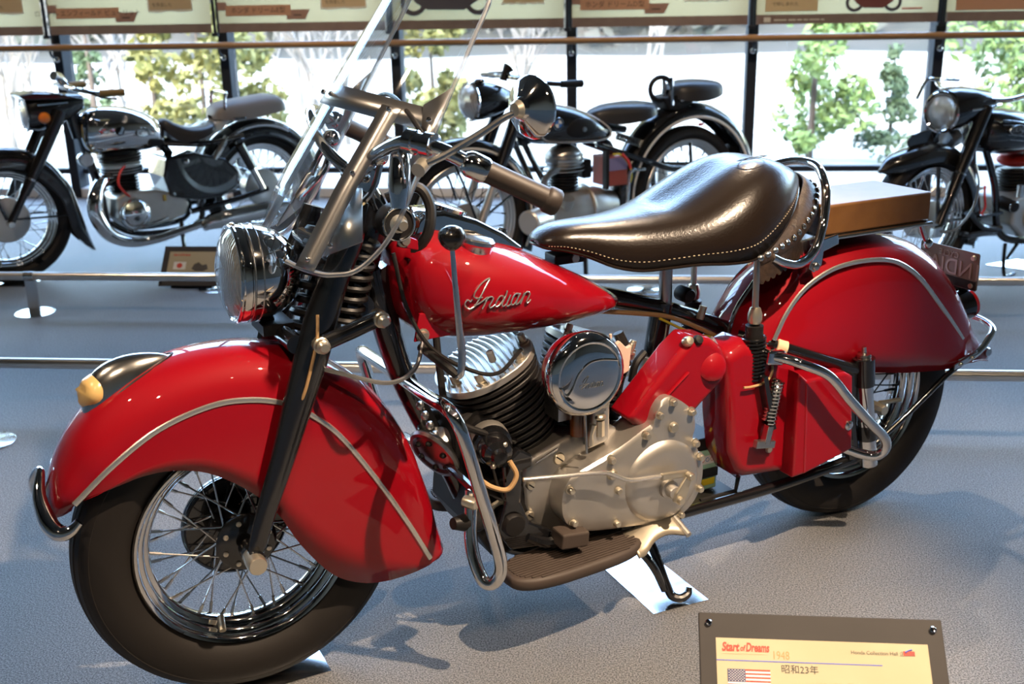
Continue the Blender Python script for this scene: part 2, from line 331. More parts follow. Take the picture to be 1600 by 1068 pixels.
for k, (lab, bits) in banner_bits.items():
    a = 0.445 + 1.112 * (k - 1) + 0.012; b = a + 1.112 - 0.05; z0 = 1.062
    bn = thing('hanging_banner', lab, 'banner', (a, YB, z0), group='banners hung along the window wall')
    MB().add([V(0, 0, 0), V(b - a, 0, 0), V(b - a, 0, 1.1), V(0, 0, 1.1)], [(0, 1, 2, 3)]).build('cloth', CREAM, bn, smooth=0)
    MB().add([V(0, -0.004, 0), V(b - a, -0.004, 0), V(b - a, -0.004, 0.056), V(0, -0.004, 0.056)], [(0, 1, 2, 3)]).build('footer_strip', BROWNB, bn, smooth=0)
    W = b - a
    for bit in bits:
        if bit.startswith('title:'):
            flat('title_ribbon', [(0.05, 0.150), (0.47, 0.150), (0.47, 0.215), (0.05, 0.215)], -0.0060, SALMON, bn)
            flat('ribbon_tail', [(0.0, 0.185), (0.06, 0.185), (0.06, 0.235), (0.0, 0.235)], -0.0052, MAUVE, bn)
            flat('ribbon_end', [(0.44, 0.125), (0.56, 0.125), (0.59, 0.185), (0.44, 0.185)], -0.0052, MAUVE, bn)
            text('lettering', bit[6:], 0.040, TEXTD, bn, Matrix.Translation((0.26, -0.0065, 0.182 + DZ)) @ XZ, 'CENTER')
            flat('printed_line', [(0.485, 0.148), (0.535, 0.148), (0.535, 0.155), (0.485, 0.155)], -0.0062, TEXTD, bn)
        elif bit == 'note':
            flat('text_note', [(0.66, 0.185), (0.72, 0.178), (0.80, 0.188), (0.88, 0.18), (0.95, 0.187), (0.95, 0.4), (0.66, 0.4)], -0.0055, TORN, bn)
            flat('note_face', [(0.67, 0.195), (0.945, 0.197), (0.945, 0.4), (0.67, 0.4)], -0.0065, PALEP, bn)
            text('lettering', 'を改造した', 0.026, TEXTD, bn, Matrix.Translation((0.69, -0.0068, 0.225 + DZ)) @ XZ)
        elif bit == 'wavy':
            flat('torn_strip', [(0.68 + 0.033 * i, 0.190 + 0.006 * (i % 2)) for i in range(9)] + [(0.68 + 0.033 * i, 0.202 + 0.005 * ((i + 1) % 2)) for i in range(8, -1, -1)], -0.0055, TORN, bn)
            flat('note_face', [(0.69, 0.205), (0.94, 0.205), (0.94, 0.4), (0.69, 0.4)], -0.0065, PALEP, bn)
        elif bit == 'note2':
            flat('note_face', [(0.05, 0.125), (0.36, 0.125), (0.36, 0.4), (0.05, 0.4)], -0.0055, PALEP, bn)
            text('lettering', 'で終しまれた', 0.026, TEXTD, bn, Matrix.Translation((0.09, -0.006, 0.155 + DZ + 0.012)) @ XZ)
            for x_, w_ in ((0.105, 0.075), (0.19, 0.045), (0.242, 0.03), (0.28, 0.028), (0.315, 0.06), (0.382, 0.02)): flat('caption_line', [(x_, 0.028), (x_ + w_, 0.028), (x_ + w_, 0.036), (x_, 0.036)], -0.0068, TORN, bn)
            flat('logo_patch', [(0.045, 0.02), (0.085, 0.02), (0.085, 0.048), (0.045, 0.048)], -0.0075, TORN, bn)
            flat('red_rule', [(0.85, 0.127), (0.97, 0.127), (0.97, 0.137), (0.85, 0.137)], -0.0055, REDINK, bn)
        elif bit == 'title2':
            flat('title_ribbon', [(0.05, 0.115), (0.6, 0.115), (0.6, 0.3), (0.05, 0.3)], -0.0055, SALMON, bn)
            text('lettering', 'シァーク', 0.05, TEXTD, bn, Matrix.Translation((0.3, -0.006, 0.190 + DZ)) @ XZ, 'CENTER')
        else:
            fr = (0.05, 0.62) if bit == 'bike' else (0.52, 0.85)
            dark = mat('print_dark', (0.06, 0.055, 0.07), 0.6) if 'print_dark' not in MATS else MATS['print_dark']
            maroon = mat('print_maroon', (0.14, 0.04, 0.035), 0.6) if 'print_maroon' not in MATS else MATS['print_maroon']
            r = 0.085 if bit == 'bike' else 0.055; zc = 0.165 if bit == 'bike' else 0.118
            c1, c2 = fr[0] + r, fr[1] - r
            for c in (c1, c2): MB().torus((c, -0.0055, zc), r * 0.8, r * 0.17, (0, 1, 0), 28, 6).xf(Matrix.Translation((0, -0.0055, 0)) @ Matrix.Diagonal((1, 0.06, 1, 1)) @ Matrix.Translation((0, 0.0055, 0))).build('printed_wheel', dark, bn)
            flat('printed_body', [(x_, z_ - DZ) for x_, z_ in [(c1 + 0.2 * r, zc - 0.1 * r), (c1 + r, zc - 0.55 * r), (c2 - r, zc - 0.6 * r), (c2, zc + 0.05 * r), (c2 + 0.5 * r, zc + 0.9 * r), (c2 - 0.5 * r, zc + 1.4 * r), (c1 + 1.3 * r, zc + 2.2 * r), (c1 + 0.4 * r, zc + 1.9 * r), (c1 - 0.5 * r, zc + 0.8 * r)]], -0.0062, dark if bit == 'bike' else maroon, bn)
    MB().tube([(-0.028, -0.012, -0.015), (-0.028, -0.012, 1.15)], 0.011, 10).build('hanging_pole', MULL, bn)
    MB().box((-0.028, -0.01, -0.012), (0.04, 0.03, 0.022)).build('clamp', MULL, bn, smooth=0, bevel=0.004)

# low guard rails with disc feet
RAILM = mat('brushed_rail', (0.74, 0.72, 0.68), 0.28, 0.85)
def guard_rail(y, posts, lab, z=0.168):
    g = thing('guard_rail', lab, 'guard rail', (0, y, 0), group='low guard rails along the display rows')
    MB().tube([(X0 + 0.3, 0, z), (X1 - 0.3, 0, z)], 0.0185, 14).build('rail_tube', RAILM, g)
    for x in posts:
        p = MB().box((x, 0.0, z / 2), (0.052, 0.012, z)).build('post', STEEL, g, smooth=0, bevel=0.002)
        MB().tube([(x - 0.022, 0, z), (x + 0.022, 0, z)], 0.0215, 14).build('collar', STEEL, p)
        MB().lathe([(0.0, 0.0), (0.085, 0.0), (0.085, 0.004), (0.0, 0.004)], (x, 0, 0), (0, 0, 1), 36).build('foot_disc', STEEL, p)
guard_rail(2.56, [-6.0, -3.9, -1.80, 0.35 - 0.1, 4.6], 'low steel guard rail in front of the black motorcycles')
guard_rail(1.43, [-5.4, -3.3, 0.55, 2.9, 5.0], 'nearer low steel guard rail just behind the red motorcycle')
for (x, y, lab) in ((-1.12, 2.98, 'flat steel floor disc beneath the exhaust of the silver-tank motorcycle'), (0.88, 3.0, 'flat steel floor disc seen between the red tank and the saddle'), (-1.235, 1.150, 'flat steel floor disc at the left edge near the red fender')):
    tag(MB().lathe([(0.0, 0.0), (0.085, 0.0), (0.088, 0.002), (0.084, 0.004), (0.0, 0.004)], (0, 0, 0), (0, 0, 1), 36).build('floor_disc', STEEL), lab, 'floor disc', 'floor discs').location = (x, y, 0)

# ceiling spotlights: the hall's own lamps, plus added ones brightening the banners
LAMPE = mat('lamp_glow', (1, 0.9, 0.75), 0.5, emit=((1.0, 0.80, 0.58), 90.0))
def spotlight(loc, aim, power, lab, size=50, blend=0.6, col=(1.0, 0.75, 0.52)):
    t = thing('ceiling_spotlight', lab, 'spotlight', loc, group='ceiling spotlights above the hall')
    d = (V(aim) - V(loc)).normalized(); q = d.to_track_quat('-Z', 'Y')
    c = MB().lathe([(0.002, 0.10), (0.045, 0.10), (0.05, 0.09), (0.05, -0.06), (0.046, -0.06), (0.042, -0.03), (0.03, 0.02), (0.002, 0.03)], (0, 0, 0), (0, 0, 1), 20).build('lamp_can', BLACKM, t); c.rotation_mode = 'QUATERNION'; c.rotation_quaternion = q
    b = MB().lathe([(0.001, -0.03), (0.036, -0.03), (0.036, -0.026), (0.001, -0.02)], (0, 0, 0), (0, 0, 1), 16).build('bulb', LAMPE, t); b.rotation_mode = 'QUATERNION'; b.rotation_quaternion = q
    MB().tube([(0, 0, 0.06), (0, 0, H - loc[2])], 0.012, 8).build('stem', BLACKM, t)
    ld = bpy.data.lights.new('spot_lamp', 'SPOT'); ld.energy = power; ld.spot_size = radians(size); ld.spot_blend = blend; ld.color = col; ld.shadow_soft_size = 0.035
    lo = bpy.data.objects.new('spot_lamp', ld); COL.objects.link(lo); lo.parent = t; lo.location = d * 0.07; lo.rotation_mode = 'QUATERNION'; lo.rotation_quaternion = q
    return t
SPOTS = [((2.15, -0.75, 3.35), (0.45, 0.05, 0.25), 900, 'ceiling spotlight aimed at the front of the red motorcycle from the right', 46),
         ((1.35, 2.60, 3.35), (1.2, 0.75, 0.3), 260, 'ceiling spotlight behind the red motorcycle', 50),
         ((-1.30, -1.30, 3.35), (0.2, 0.1, 0.5), 150, 'ceiling spotlight aimed at the red front fender from the left', 40),
         ((0.6, -2.9, 3.35), (1.0, 0.4, 0.5), 160, 'ceiling spotlight behind the viewer', 46),
         ((-2.6, 1.0, 3.35), (-1.7, 3.3, 0.4), 150, 'ceiling spotlight aimed at the silver-tank motorcycle', 50),
         ((0.5, 1.0, 3.35), (0.7, 3.4, 0.4), 150, 'ceiling spotlight aimed at the white-lined black motorcycle', 50),
         ((2.9, 1.0, 3.35), (2.6, 3.3, 0.4), 150, 'ceiling spotlight aimed at the rightmost black motorcycle', 50),
         ((-2.4, 3.3, 3.35), (-2.2, 5.2, 1.3), 170, 'added spotlight brightening the left banners', 75),  # banner washes are added lamps, there to brighten the cloth from the front
         ((0.2, 3.3, 3.35), (0.2, 5.2, 1.3), 170, 'added spotlight brightening the middle banners', 75),
         ((2.6, 3.3, 3.35), (2.5, 5.2, 1.3), 170, 'added spotlight brightening the right banners', 75),
         ((2.8, -2.6, 3.35), (1.9, -0.4, 0.2), 30, 'ceiling spotlight above the caption stand', 50)]
for s_ in SPOTS: spotlight(*s_)

# ================================================================== outdoors
SNOWG = mat('pale_winter_grass', (0.17, 0.16, 0.115), 0.95, noise=(0.35, 0.2, (0.30, 0.29, 0.27)))
def zg(x, y):
    d = y - WY
    return -0.30 - 0.75 * min(1, d / 9) + max(0, d - 20) * 0.02 + max(0, d - 28) * 0.45 + 0.05 * sin(x * 0.7) * cos(y * 0.5)
def terrain(ys):
    vs = []; fs = []; xs = [-60 + 2.4 * i for i in range(56)]
    for y in ys:
        for x in xs: vs.append((x, y, zg(x, y)))
    n = len(xs)
    for i in range(len(ys) - 1):
        for j in range(n - 1): fs.append((i * n + j, i * n + j + 1, (i + 1) * n + j + 1, (i + 1) * n + j))
    return MB().add(vs, fs)
HILL = mat('forest_floor', (0.012, 0.014, 0.010), 0.95, noise=(0.5, 0.3, (0.028, 0.025, 0.020)))
o = terrain([WY + 0.3, 6.5, 8, 10, 12, 15, 18, 22, 26, 30, 32]).build('ground', SNOWG); tag(o, 'sunlit pale winter grass sloping outside the windows', 'ground', kind='structure')
o = terrain([32, 33, 34, 36, 40, 46, 55]).build('hillside', HILL); tag(o, 'dark wooded hillside beyond the pale field', 'hillside', kind='structure')
def leaf_mat(n, c1, c2):
    m = mat(n, c1, 0.7, noise=(3.5, 0.28, c2)); return m
LEAF_Y = leaf_mat('leaf_yellow_green', (0.075, 0.09, 0.016), (0.17, 0.14, 0.03))
LEAF_G = leaf_mat('leaf_fresh_green', (0.07, 0.13, 0.024), (0.15, 0.19, 0.042))
LEAF_D = leaf_mat('leaf_pine', (0.03, 0.06, 0.024), (0.07, 0.10, 0.04))
BARK = mat('bark', (0.06, 0.045, 0.035), 0.9); PALEBARK = mat('pale_bark', (0.10, 0.09, 0.078), 0.9, noise=(5, 0.3, (0.17, 0.155, 0.14)))
def leafy_tree(name, lab, x, y, h, r, m, n=1500, leaf=0.07, cone=0.0, seed=0, group=None, bark=BARK):
    rnd = random.Random(seed); z0 = zg(x, y); t = thing(name, lab, 'tree', (x, y, z0), group=group)
    MB().tube([(0, 0, -0.2), (0.02, 0.01, h * 0.5), (0, 0, h * 0.95)], [0.05 * h / 2, 0.03 * h / 2, 0.008], 7).build('trunk', bark, t)
    cl = []
    for i in range(26):
        zz = rnd.uniform(0.12, 1.0); k = (1 - zz) if cone else sqrt(max(0.05, 1 - (2 * zz - 1.0) ** 2)); k = k * (0.9 if cone else 1)
        a = rnd.uniform(0, 2 * pi); rr = r * k * rnd.uniform(0.3, 0.95); cl.append((rr * cos(a), rr * sin(a), h * zz, r * rnd.uniform(0.16, 0.34) * (0.5 + 0.6 * k)))
    vs = []; fs = []
    for i in range(n):
        cx, cy, cz, cr = rnd.choice(cl); d = V(rnd.gauss(0, 1), rnd.gauss(0, 1), rnd.gauss(0, 0.8)).normalized() * cr * rnd.uniform(0.4, 1) ** 0.5
        p = V(cx, cy, cz) + d; u = V(rnd.gauss(0, 1), rnd.gauss(0, 1), rnd.gauss(0, 1)).normalized(); w = u.orthogonal().normalized(); s = leaf * rnd.uniform(0.6, 1.3)
        k = len(vs); vs += [p - u * s, p + w * s * 0.45, p + u * s, p - w * s * 0.45]; fs.append((k, k + 1, k + 2, k + 3))
    f = MB().add(vs, fs).build('foliage', m, t, smooth=0); f['kind'] = 'stuff'
    return t
def bare_tree(lab, x, y, h, seed, group):
    rnd = random.Random(seed); t = thing('bare_tree', lab, 'tree', (x, y, zg(x, y)), group=group); mb = MB()
    def grow(p, d, l, r, k):
        q = p + d * l; mb.tube([p, p + d * l * 0.5 + V(rnd.gauss(0, 1), rnd.gauss(0, 1), 0) * l * 0.04, q], [r, r * 0.8, r * 0.6], 4)
        if k == 0: return
        for i in range(3 if k < 4 else 4):
            nd = (d + V(rnd.gauss(0, 0.42), rnd.gauss(0, 0.42), rnd.uniform(-0.05, 0.3))).normalized(); grow(p + d * l * rnd.uniform(0.45, 1), nd, l * rnd.uniform(0.55, 0.75), r * 0.55, k - 1)
    for i in range(3): grow(V(rnd.uniform(-.3, .3), rnd.uniform(-.3, .3), -0.1), V(rnd.gauss(0, .12), rnd.gauss(0, .12), 1).normalized(), h * 0.42, 0.045, 4)
    mb.build('branches', PALEBARK, t, smooth=60)
G1 = 'leafy trees outside the windows'
leafy_tree('conifer_tree', 'slim green conifer left of the bushy yellow-green tree', -6.15, 12.5, 2.3, 0.45, LEAF_D, 900, 0.06, 1, 1, G1)
leafy_tree('conifer_tree', 'second slim conifer beside the bushy yellow-green tree', -5.45, 12.8, 2.1, 0.4, LEAF_Y, 800, 0.06, 1, 2, G1)
leafy_tree('bushy_tree', 'broad bushy yellow-green tree behind the silver tank', -4.55, 12.2, 2.0, 0.95, LEAF_Y, 2200, 0.08, 0, 3, G1)
leafy_tree('bushy_tree', 'yellow-green tree seen through the windshield', -1.55, 12.0, 1.85, 0.62, LEAF_Y, 1500, 0.08, 0, 4, G1)
leafy_tree('bushy_tree', 'tall fresh green tree right of the saddle', 3.0, 11.6, 2.05, 0.72, LEAF_G, 2200, 0.07, 0, 5, G1)
leafy_tree('pine_tree', 'small dark pine between the green tree and rightmost mullion', 3.95, 11.8, 1.30, 0.52, LEAF_D, 1300, 0.05, 1, 6, G1)
leafy_tree('bushy_tree', 'fresh green tree at the right edge of the windows', 5.45, 11.6, 2.3, 0.85, LEAF_G, 2200, 0.08, 0, 7, G1)
G2 = 'bare pale trees outside the left windows'
for i, (x, y, h, lab) in enumerate(((-8.2, 14, 3.2, 'bare pale tree outside the leftmost window'), (-7.0, 16, 3.4, 'bare pale tree behind the slim green conifers'), (-3.5, 15, 3.3, 'bare pale tree behind the pale grey pillion seat'), (-0.9, 17.5, 3.2, 'bare pale tree seen behind the windshield top'), (-9.6, 17, 3.6, 'bare pale tree far out at the left edge'), (-5.2, 19, 3.6, 'bare pale tree behind the bushy yellow-green tree'), (1.6, 27, 4.0, 'bare pale tree at the field edge behind the pillion pad'), (8.3, 22, 4.6, 'bare pale tree far out at the right edge'))):
    bare_tree(lab, x, y, h, 30 + i, G2)
def forest():
    rnd = random.Random(5); vs = []; fs = []
    for i in range(420):
        x = rnd.uniform(-34, 36); y = rnd.uniform(33.5, 44); h = rnd.uniform(2.2, 5); r = rnd.uniform(0.5, 1.3); z = zg(x, y)
        for k in range(26):
            t = rnd.uniform(0.02, 1); a = rnd.uniform(0, 6.28); rr = r * (1 - t * 0.8) * rnd.uniform(0.3, 1); p = V(x + rr * cos(a), y + rr * sin(a), z + h * t)
            u = V(rnd.gauss(0, 1), rnd.gauss(0, 1), rnd.gauss(0, 1)).normalized(); w = u.orthogonal().normalized(); s = rnd.uniform(0.2, 0.42); q = len(vs)
            vs += [p - u * s, p + w * s * .7, p + u * s, p - w * s * .7]; fs.append((q, q + 1, q + 2, q + 3))
    return MB().add(vs, fs)
FOREST = mat('forest_mix', (0.012, 0.018, 0.010), 0.9, noise=(0.22, 0.22, (0.05, 0.043, 0.036)))
tag(forest().build('distant_forest', FOREST, smooth=0), 'grey-green wood along the far edge of the field', 'forest', kind='stuff')
# far snow-bank fence line and road strip
tag(MB().box((0, 15.5, zg(0, 15.5) + 0.22), (60, 0.06, 0.07)).build('road_barrier', RAILM, smooth=0), 'pale road barrier crossing behind the outdoor trees', 'barrier')

# ================================================================== the red motorcycle (local axes: x rearwards, y to its right side, z up)
BIKE = thing('motorcycle', 'red vintage motorcycle with skirted fenders, windshield and brown leather saddle', 'motorcycle', (0, 0, 0.0), 0.5609)
RT, RW = 0.323, 0.2175
def spoke_mesh(side, dirn, hub_r, hub_y, rim_r, rim_y, sweep, r=0.0019):
    a0, a1 = 0.0, dirn * sweep
    p = V(hub_r * cos(a0), side * hub_y, hub_r * sin(a0)); q = V(rim_r * cos(a1), side * rim_y, rim_r * sin(a1)); d = (q - p).normalized(); L = (q - p).length
    mb = MB().tube([p, p + d * (L - 0.022)], r, 6).tube([p + d * (L - 0.024), q], r * 1.9, 6).sphere(p, r * 2.0, 6, 4)
    return mb.mesh('spoke')
def make_wheel(parent, c, R, rim, hw, rim_hw, tyre, rimm, spokem, hubm, n=40, hub_r=0.048, hub_w=0.036, drum=None, sweep=radians(38), whitew=None, spoke_r=0.0019):
    s = R / 0.323
    prof = [(rim + 0.001, -rim_hw * 0.9), (rim + 0.012, -hw * 0.80), (rim + (R - rim) * 0.30, -hw * 0.97), (rim + (R - rim) * 0.48, -hw), (rim + (R - rim) * 0.66, -hw * 0.965), (rim + (R - rim) * 0.735, -hw * 0.915),
            (rim + (R - rim) * 0.75, -hw * 0.925), (rim + (R - rim) * 0.83, -hw * 0.84), (rim + (R - rim) * 0.845, -hw * 0.80), (rim + (R - rim) * 0.90, -hw * 0.72), (R - 0.0055, -hw * 0.50), (R - 0.0085, -hw * 0.46), (R - 0.003, -hw * 0.40), (R - 0.0012, -hw * 0.22), (R - 0.005, -hw * 0.19), (R - 0.0008, -hw * 0.15), (R, 0)]
    prof += [(r, -y) for r, y in prof[-2::-1]]
    w = MB().lathe(prof + [(rim - 0.004, rim_hw * 0.8), (rim - 0.004, -rim_hw * 0.8)], (0, 0, 0), (0, 1, 0), 96, closed=True).build('wheel', tyre, parent, smooth=28)
    w.location = c
    a = rim_hw
    rp = [(rim, -a * 1.02), (rim - 0.003, -a * 1.10), (rim - 0.008, -a * 1.05), (rim - 0.012, -a * 0.97), (rim - 0.0135, -a * 0.80), (rim - 0.022, -a * 0.74), (rim - 0.0245, -a * 0.62), (rim - 0.026, -a * 0.50), (rim - 0.034, -a * 0.42), (rim - 0.0375, -a * 0.32), (rim - 0.039, 0)]
    rp += [(r, -y) for r, y in rp[-2::-1]]
    rp += [(rim - 0.003, a * 0.9), (rim - 0.02, a * 0.4), (rim - 0.02, -a * 0.4), (rim - 0.003, -a * 0.9)]
    MB().lathe(rp, (0, 0, 0), (0, 1, 0), 80, closed=True).build('rim', rimm, w, smooth=50)
    MB().lathe([(0.001, -hub_w - 0.014), (0.02, -hub_w - 0.012), (0.022, -hub_w), (hub_r + 0.008, -hub_w - 0.003), (hub_r + 0.008, -hub_w + 0.004), (0.03, -hub_w + 0.008), (0.027, 0), (0.03, hub_w - 0.008), (hub_r + 0.008, hub_w - 0.004), (hub_r + 0.008, hub_w + 0.003), (0.02, hub_w + 0.01), (0.001, hub_w + 0.012)], (0, 0, 0), (0, 1, 0), 32).build('hub', hubm, w)
    ms = {}
    for side in (-1, 1):
        for dirn in (-1, 1):
            me = spoke_mesh(side, dirn, hub_r, hub_w + (0.003 if dirn > 0 else -0.002), rim - 0.036, 0.008, sweep, spoke_r); me.materials.append(spokem); ms[side, dirn] = me
    k = n // 4
    for side in (-1, 1):
        for dirn in (-1, 1):
            for i in range(k):
                o = link('spoke', ms[side, dirn], w); o.rotation_euler = (0, -(2 * pi * (i + (0.25 if side > 0 else 0) + (0.5 if dirn > 0 else 0)) / k), 0)
    return w
fw = make_wheel(BIKE, (0, 0, RT), RT, RW, 0.062, 0.046, RUBBER, CHROME, STEEL, BLACK, 40)
MB().lathe([(0.001, 0.036), (0.104, 0.040), (0.108, 0.044), (0.108, 0.058), (0.100, 0.062), (0.096, 0.064), (0.05, 0.070), (0.001, 0.070)], (0, 0, 0), (0, 1, 0), 48).build('brake_drum', BLACK, fw)
MB().lathe([(0.101, 0.038), (0.104, 0.039), (0.109, 0.049), (0.106, 0.049)], (0, 0, 0), (0, 1, 0), 48, closed=True).build('drum_ring', BLACKM, fw)
MB().lathe([(0.001, -0.05), (0.052, -0.048), (0.06, -0.043), (0.06, -0.038), (0.001, -0.036)], (0, 0, 0), (0, 1, 0), 32).build('hub_plate', BLACK, fw)
for i in range(8):
    a = 2 * pi * i / 8 + 0.3; MB().lathe([(0.001, -0.006), (0.005, -0.005), (0.006, 0), (0.001, 0.001)], (0.046 * cos(a), -0.046, 0.046 * sin(a)), (0, 1, 0), 8).build('bolt', CAD, fw)
MB().tube([(-0.064, -0.03, -0.155), (-0.068, -0.058, -0.172)], 0.007, 8).build('valve_cap', CAD, fw)
rw = make_wheel(BIKE, (1.575, 0, RT), RT, RW, 0.062, 0.046, RUBBER, CHROME, BLACKM, BLACK, 40)
MB().lathe([(0.001, 0.036), (0.104, 0.040), (0.108, 0.044), (0.108, 0.058), (0.001, 0.066)], (0, 0, 0), (0, 1, 0), 40).build('brake_drum', BLACKM, rw)

# ---- fenders
def fender_surface(stations, hw, shoulder, nphi=7, nside=4, bulge=0.0, side_out=None):
    rings = []
    for (cx, cz, lx, lz, k) in stations:
        C = V(cx, 0, cz); Lp = V(lx, 0, lz); D = Lp - C; L = D.length; Dn = D.normalized(); sh = min(shoulder, L); h = hw * k; half = []
        for i in range(nphi):
            ph = pi / 2 * i / (nphi - 1); p = C + Dn * (sh * (1 - cos(ph) ** 0.85) if i else 0); half.append((p, h * sin(ph) ** 0.9 if i else 0))
        for i in range(1, nside + 1):
            t = i / nside; p = C + Dn * (sh + (L - sh) * t); half.append((p, h * (1 + bulge * sin(pi * t * 0.8))))
        ring = [V(p.x, -y, p.z) for p, y in half[::-1]] + [V(p.x, y, p.z) for p, y in half[1:]]
        rings.append(ring)
    return rings
def dense(st, n):
    P = [V(a[0], a[1], 0) for a in st]; Q = [V(a[2], a[3], a[4]) for a in st]
    A = spline(P, n); B_ = spline(Q, n); return [(a.x, a.y, b.x, b.y, b.z) for a, b in zip(A, B_)]
FF = [(-0.352, 0.452, -0.308, 0.470, 0.55), (-0.338, 0.505, -0.300, 0.492, 0.80), (-0.318, 0.558, -0.262, 0.507, 0.93), (-0.284, 0.610, -0.222, 0.519, 1), (-0.235, 0.655, -0.180, 0.527, 1), (-0.170, 0.692, -0.130, 0.526, 1), (-0.085, 0.717, -0.070, 0.508, 1), (0.005, 0.722, -0.005, 0.462, 1), (0.090, 0.709, 0.050, 0.400, 1), (0.170, 0.676, 0.094, 0.315, 1), (0.245, 0.622, 0.152, 0.236, 1), (0.305, 0.552, 0.210, 0.200, 1), (0.348, 0.470, 0.262, 0.189, 1), (0.375, 0.385, 0.312, 0.189, 0.98), (0.397, 0.300, 0.356, 0.194, 0.94), (0.412, 0.225, 0.392, 0.203, 0.85)]
fen = MB().loft(fender_surface(dense(FF, 4), 0.094, 0.085), False, False).build('fender', RED, BIKE, solid=0.004, smooth=60)
def on_fender(pts, y, r, name, m, parent, flat=0.45, n=8):
    b = MB()
    for sgn in (-1, 1): b = MB().tube([(x, sgn * (y + dy), z) for x, z, dy in pts], r, n, sm=6, flat=flat, up=(0, 0, 1) if False else None); b.build(name, m, parent)
tr = [(-0.303, 0.496, -0.008), (-0.227, 0.561, 0), (-0.144, 0.611, 0), (-0.050, 0.637, 0), (0.021, 0.635, 0), (0.080, 0.618, 0), (0.127, 0.589, 0), (0.187, 0.530, 0), (0.259, 0.417, 0), (0.322, 0.302, 0), (0.366, 0.212, -0.004)]
def strip(pts, sgn, y, w, t, name, m, parent):
    """flat half-round bead lying on a side face; pts (x, z, dy)"""
    P = spline([(a, sgn * (y + d), b) for a, b, d in pts], 6); rings = []
    for i, p in enumerate(P):
        T = (P[min(i + 1, len(P) - 1)] - P[max(i - 1, 0)]).normalized(); N = V(0, sgn, 0); S = T.cross(N).normalized()
        rings.append([p + S * (w * cos(a)) + N * (t * sin(a)) for a in [2 * pi * j / 8 for j in range(8)]])
    MB().loft(rings).build(name, m, parent)
for sg in (-1, 1): strip(tr, sg, 0.0955, 0.0058, 0.004, 'trim_strip', TRIM, fen)
# chrome bumper bar on the front tip
BP = [(-0.300, -0.098, 0.466), (-0.318, -0.098, 0.452), (-0.336, -0.090, 0.450), (-0.350, -0.070, 0.468), (-0.356, -0.040, 0.505), (-0.346, 0.0, 0.538)]
BP = BP + [(x, -y, z) for x, y, z in BP[-2::-1]]
MB().tube(BP, [0.008, 0.012, 0.016, 0.016, 0.012, 0.007, 0.012, 0.016, 0.016, 0.012, 0.008], 12, sm=6).build('fender_bumper', CHROME, fen)
MB().lathe([(0.001, -0.012), (0.006, -0.012), (0.006, 0), (0.001, 0)], (0.046, -0.094, 0.425), (0, 1, 0), 8).build('fender_bolt', CAD, fen)
# fender lamp: chrome teardrop with amber head
def zc(x): return RT + sqrt(max(0, 0.398 ** 2 - x * x))
rings = []
for x, zt, w in ((-0.262, 0.640, 0.010), (-0.258, 0.660, 0.022), (-0.248, 0.690, 0.030), (-0.232, 0.711, 0.035), (-0.205, 0.724, 0.037), (-0.175, 0.730, 0.035), (-0.145, 0.729, 0.029), (-0.118, 0.724, 0.019), (-0.096, 0.716, 0.006)):
    zb = zc(x) - 0.006; rings.append([V(x, w * cos(a) * (1 if sin(a) > -0.5 else 1.0), zb + (zt - zb) * max(0, sin(a)) ** 0.8 if sin(a) > 0 else zb - 0.002) for a in [2 * pi * j / 18 for j in range(18)]])
fl = MB().loft(rings).build('fender_lamp', STEEL, BIKE, subd=1)
MB().tube([(-0.262, 0.0, 0.628), (-0.255, -0.028, 0.632), (-0.23, -0.039, 0.648), (-0.18, -0.039, 0.681), (-0.13, -0.026, 0.703), (-0.092, 0, 0.716), (-0.13, 0.026, 0.703), (-0.18, 0.039, 0.681), (-0.23, 0.039, 0.648), (-0.255, 0.028, 0.632)], 0.0035, 8, sm=4, closed=True).build('gasket', BLACKM, fl)
hd = MB().sphere((0, 0, 0), (1, 1, 1), 24, 18)
def face(p):
    x, y, z = p; f = max(0, -x)
    n = 0.30 * math.exp(-((y / 0.20) ** 2 + ((z + 0.02) / 0.17) ** 2)) * f + 0.16 * math.exp(-((y / 0.6) ** 2 + ((z - 0.42) / 0.16) ** 2)) * f + 0.22 * math.exp(-((y / 0.35) ** 2 + ((z + 0.72) / 0.2) ** 2)) * f + 0.10 * math.exp(-((y / 0.3) ** 2 + ((z + 0.38) / 0.1) ** 2)) * f
    e = 0.20 * math.exp(-(((abs(y) - 0.36) / 0.17) ** 2 + ((z - 0.2) / 0.13) ** 2)) * f
    k = 1 - 0.25 * max(0, -z) ; return (x - n + e, y * k, z)
hd.v = [face(p) for p in hd.v]
hd.xf(Matrix.Translation((-0.236, 0, 0.668)) @ Matrix.Rotation(radians(20), 4, 'Y') @ Matrix.Diagonal((0.026, 0.036, 0.036, 1))).build('head_ornament', AMBER, fl, smooth=70, label='amber face-shaped lamp lens')

RF = [(1.165, 0.470, 1.185, 0.46, 0.9), (1.178, 0.540, 1.205, 0.50, 0.97), (1.200, 0.610, 1.235, 0.515, 1), (1.252, 0.672, 1.300, 0.490, 1), (1.330, 0.716, 1.380, 0.462, 1), (1.420, 0.740, 1.450, 0.446, 1.0), (1.510, 0.750, 1.520, 0.430, 1.02), (1.600, 0.748, 1.590, 0.415, 1.02), (1.690, 0.730, 1.660, 0.402, 1.02), (1.770, 0.690, 1.730, 0.392, 1.0), (1.840, 0.628, 1.795, 0.385, 1.0), (1.895, 0.560, 1.850, 0.382, 0.97), (1.945, 0.490, 1.900, 0.383, 0.92), (1.990, 0.425, 1.950, 0.380, 0.85), (2.030, 0.375, 2.000, 0.366, 0.72)]
rfen = MB().loft(fender_surface(dense(RF, 4), 0.106, 0.10, bulge=0.10), False, False).build('fender', RED, BIKE, solid=0.004, smooth=60)
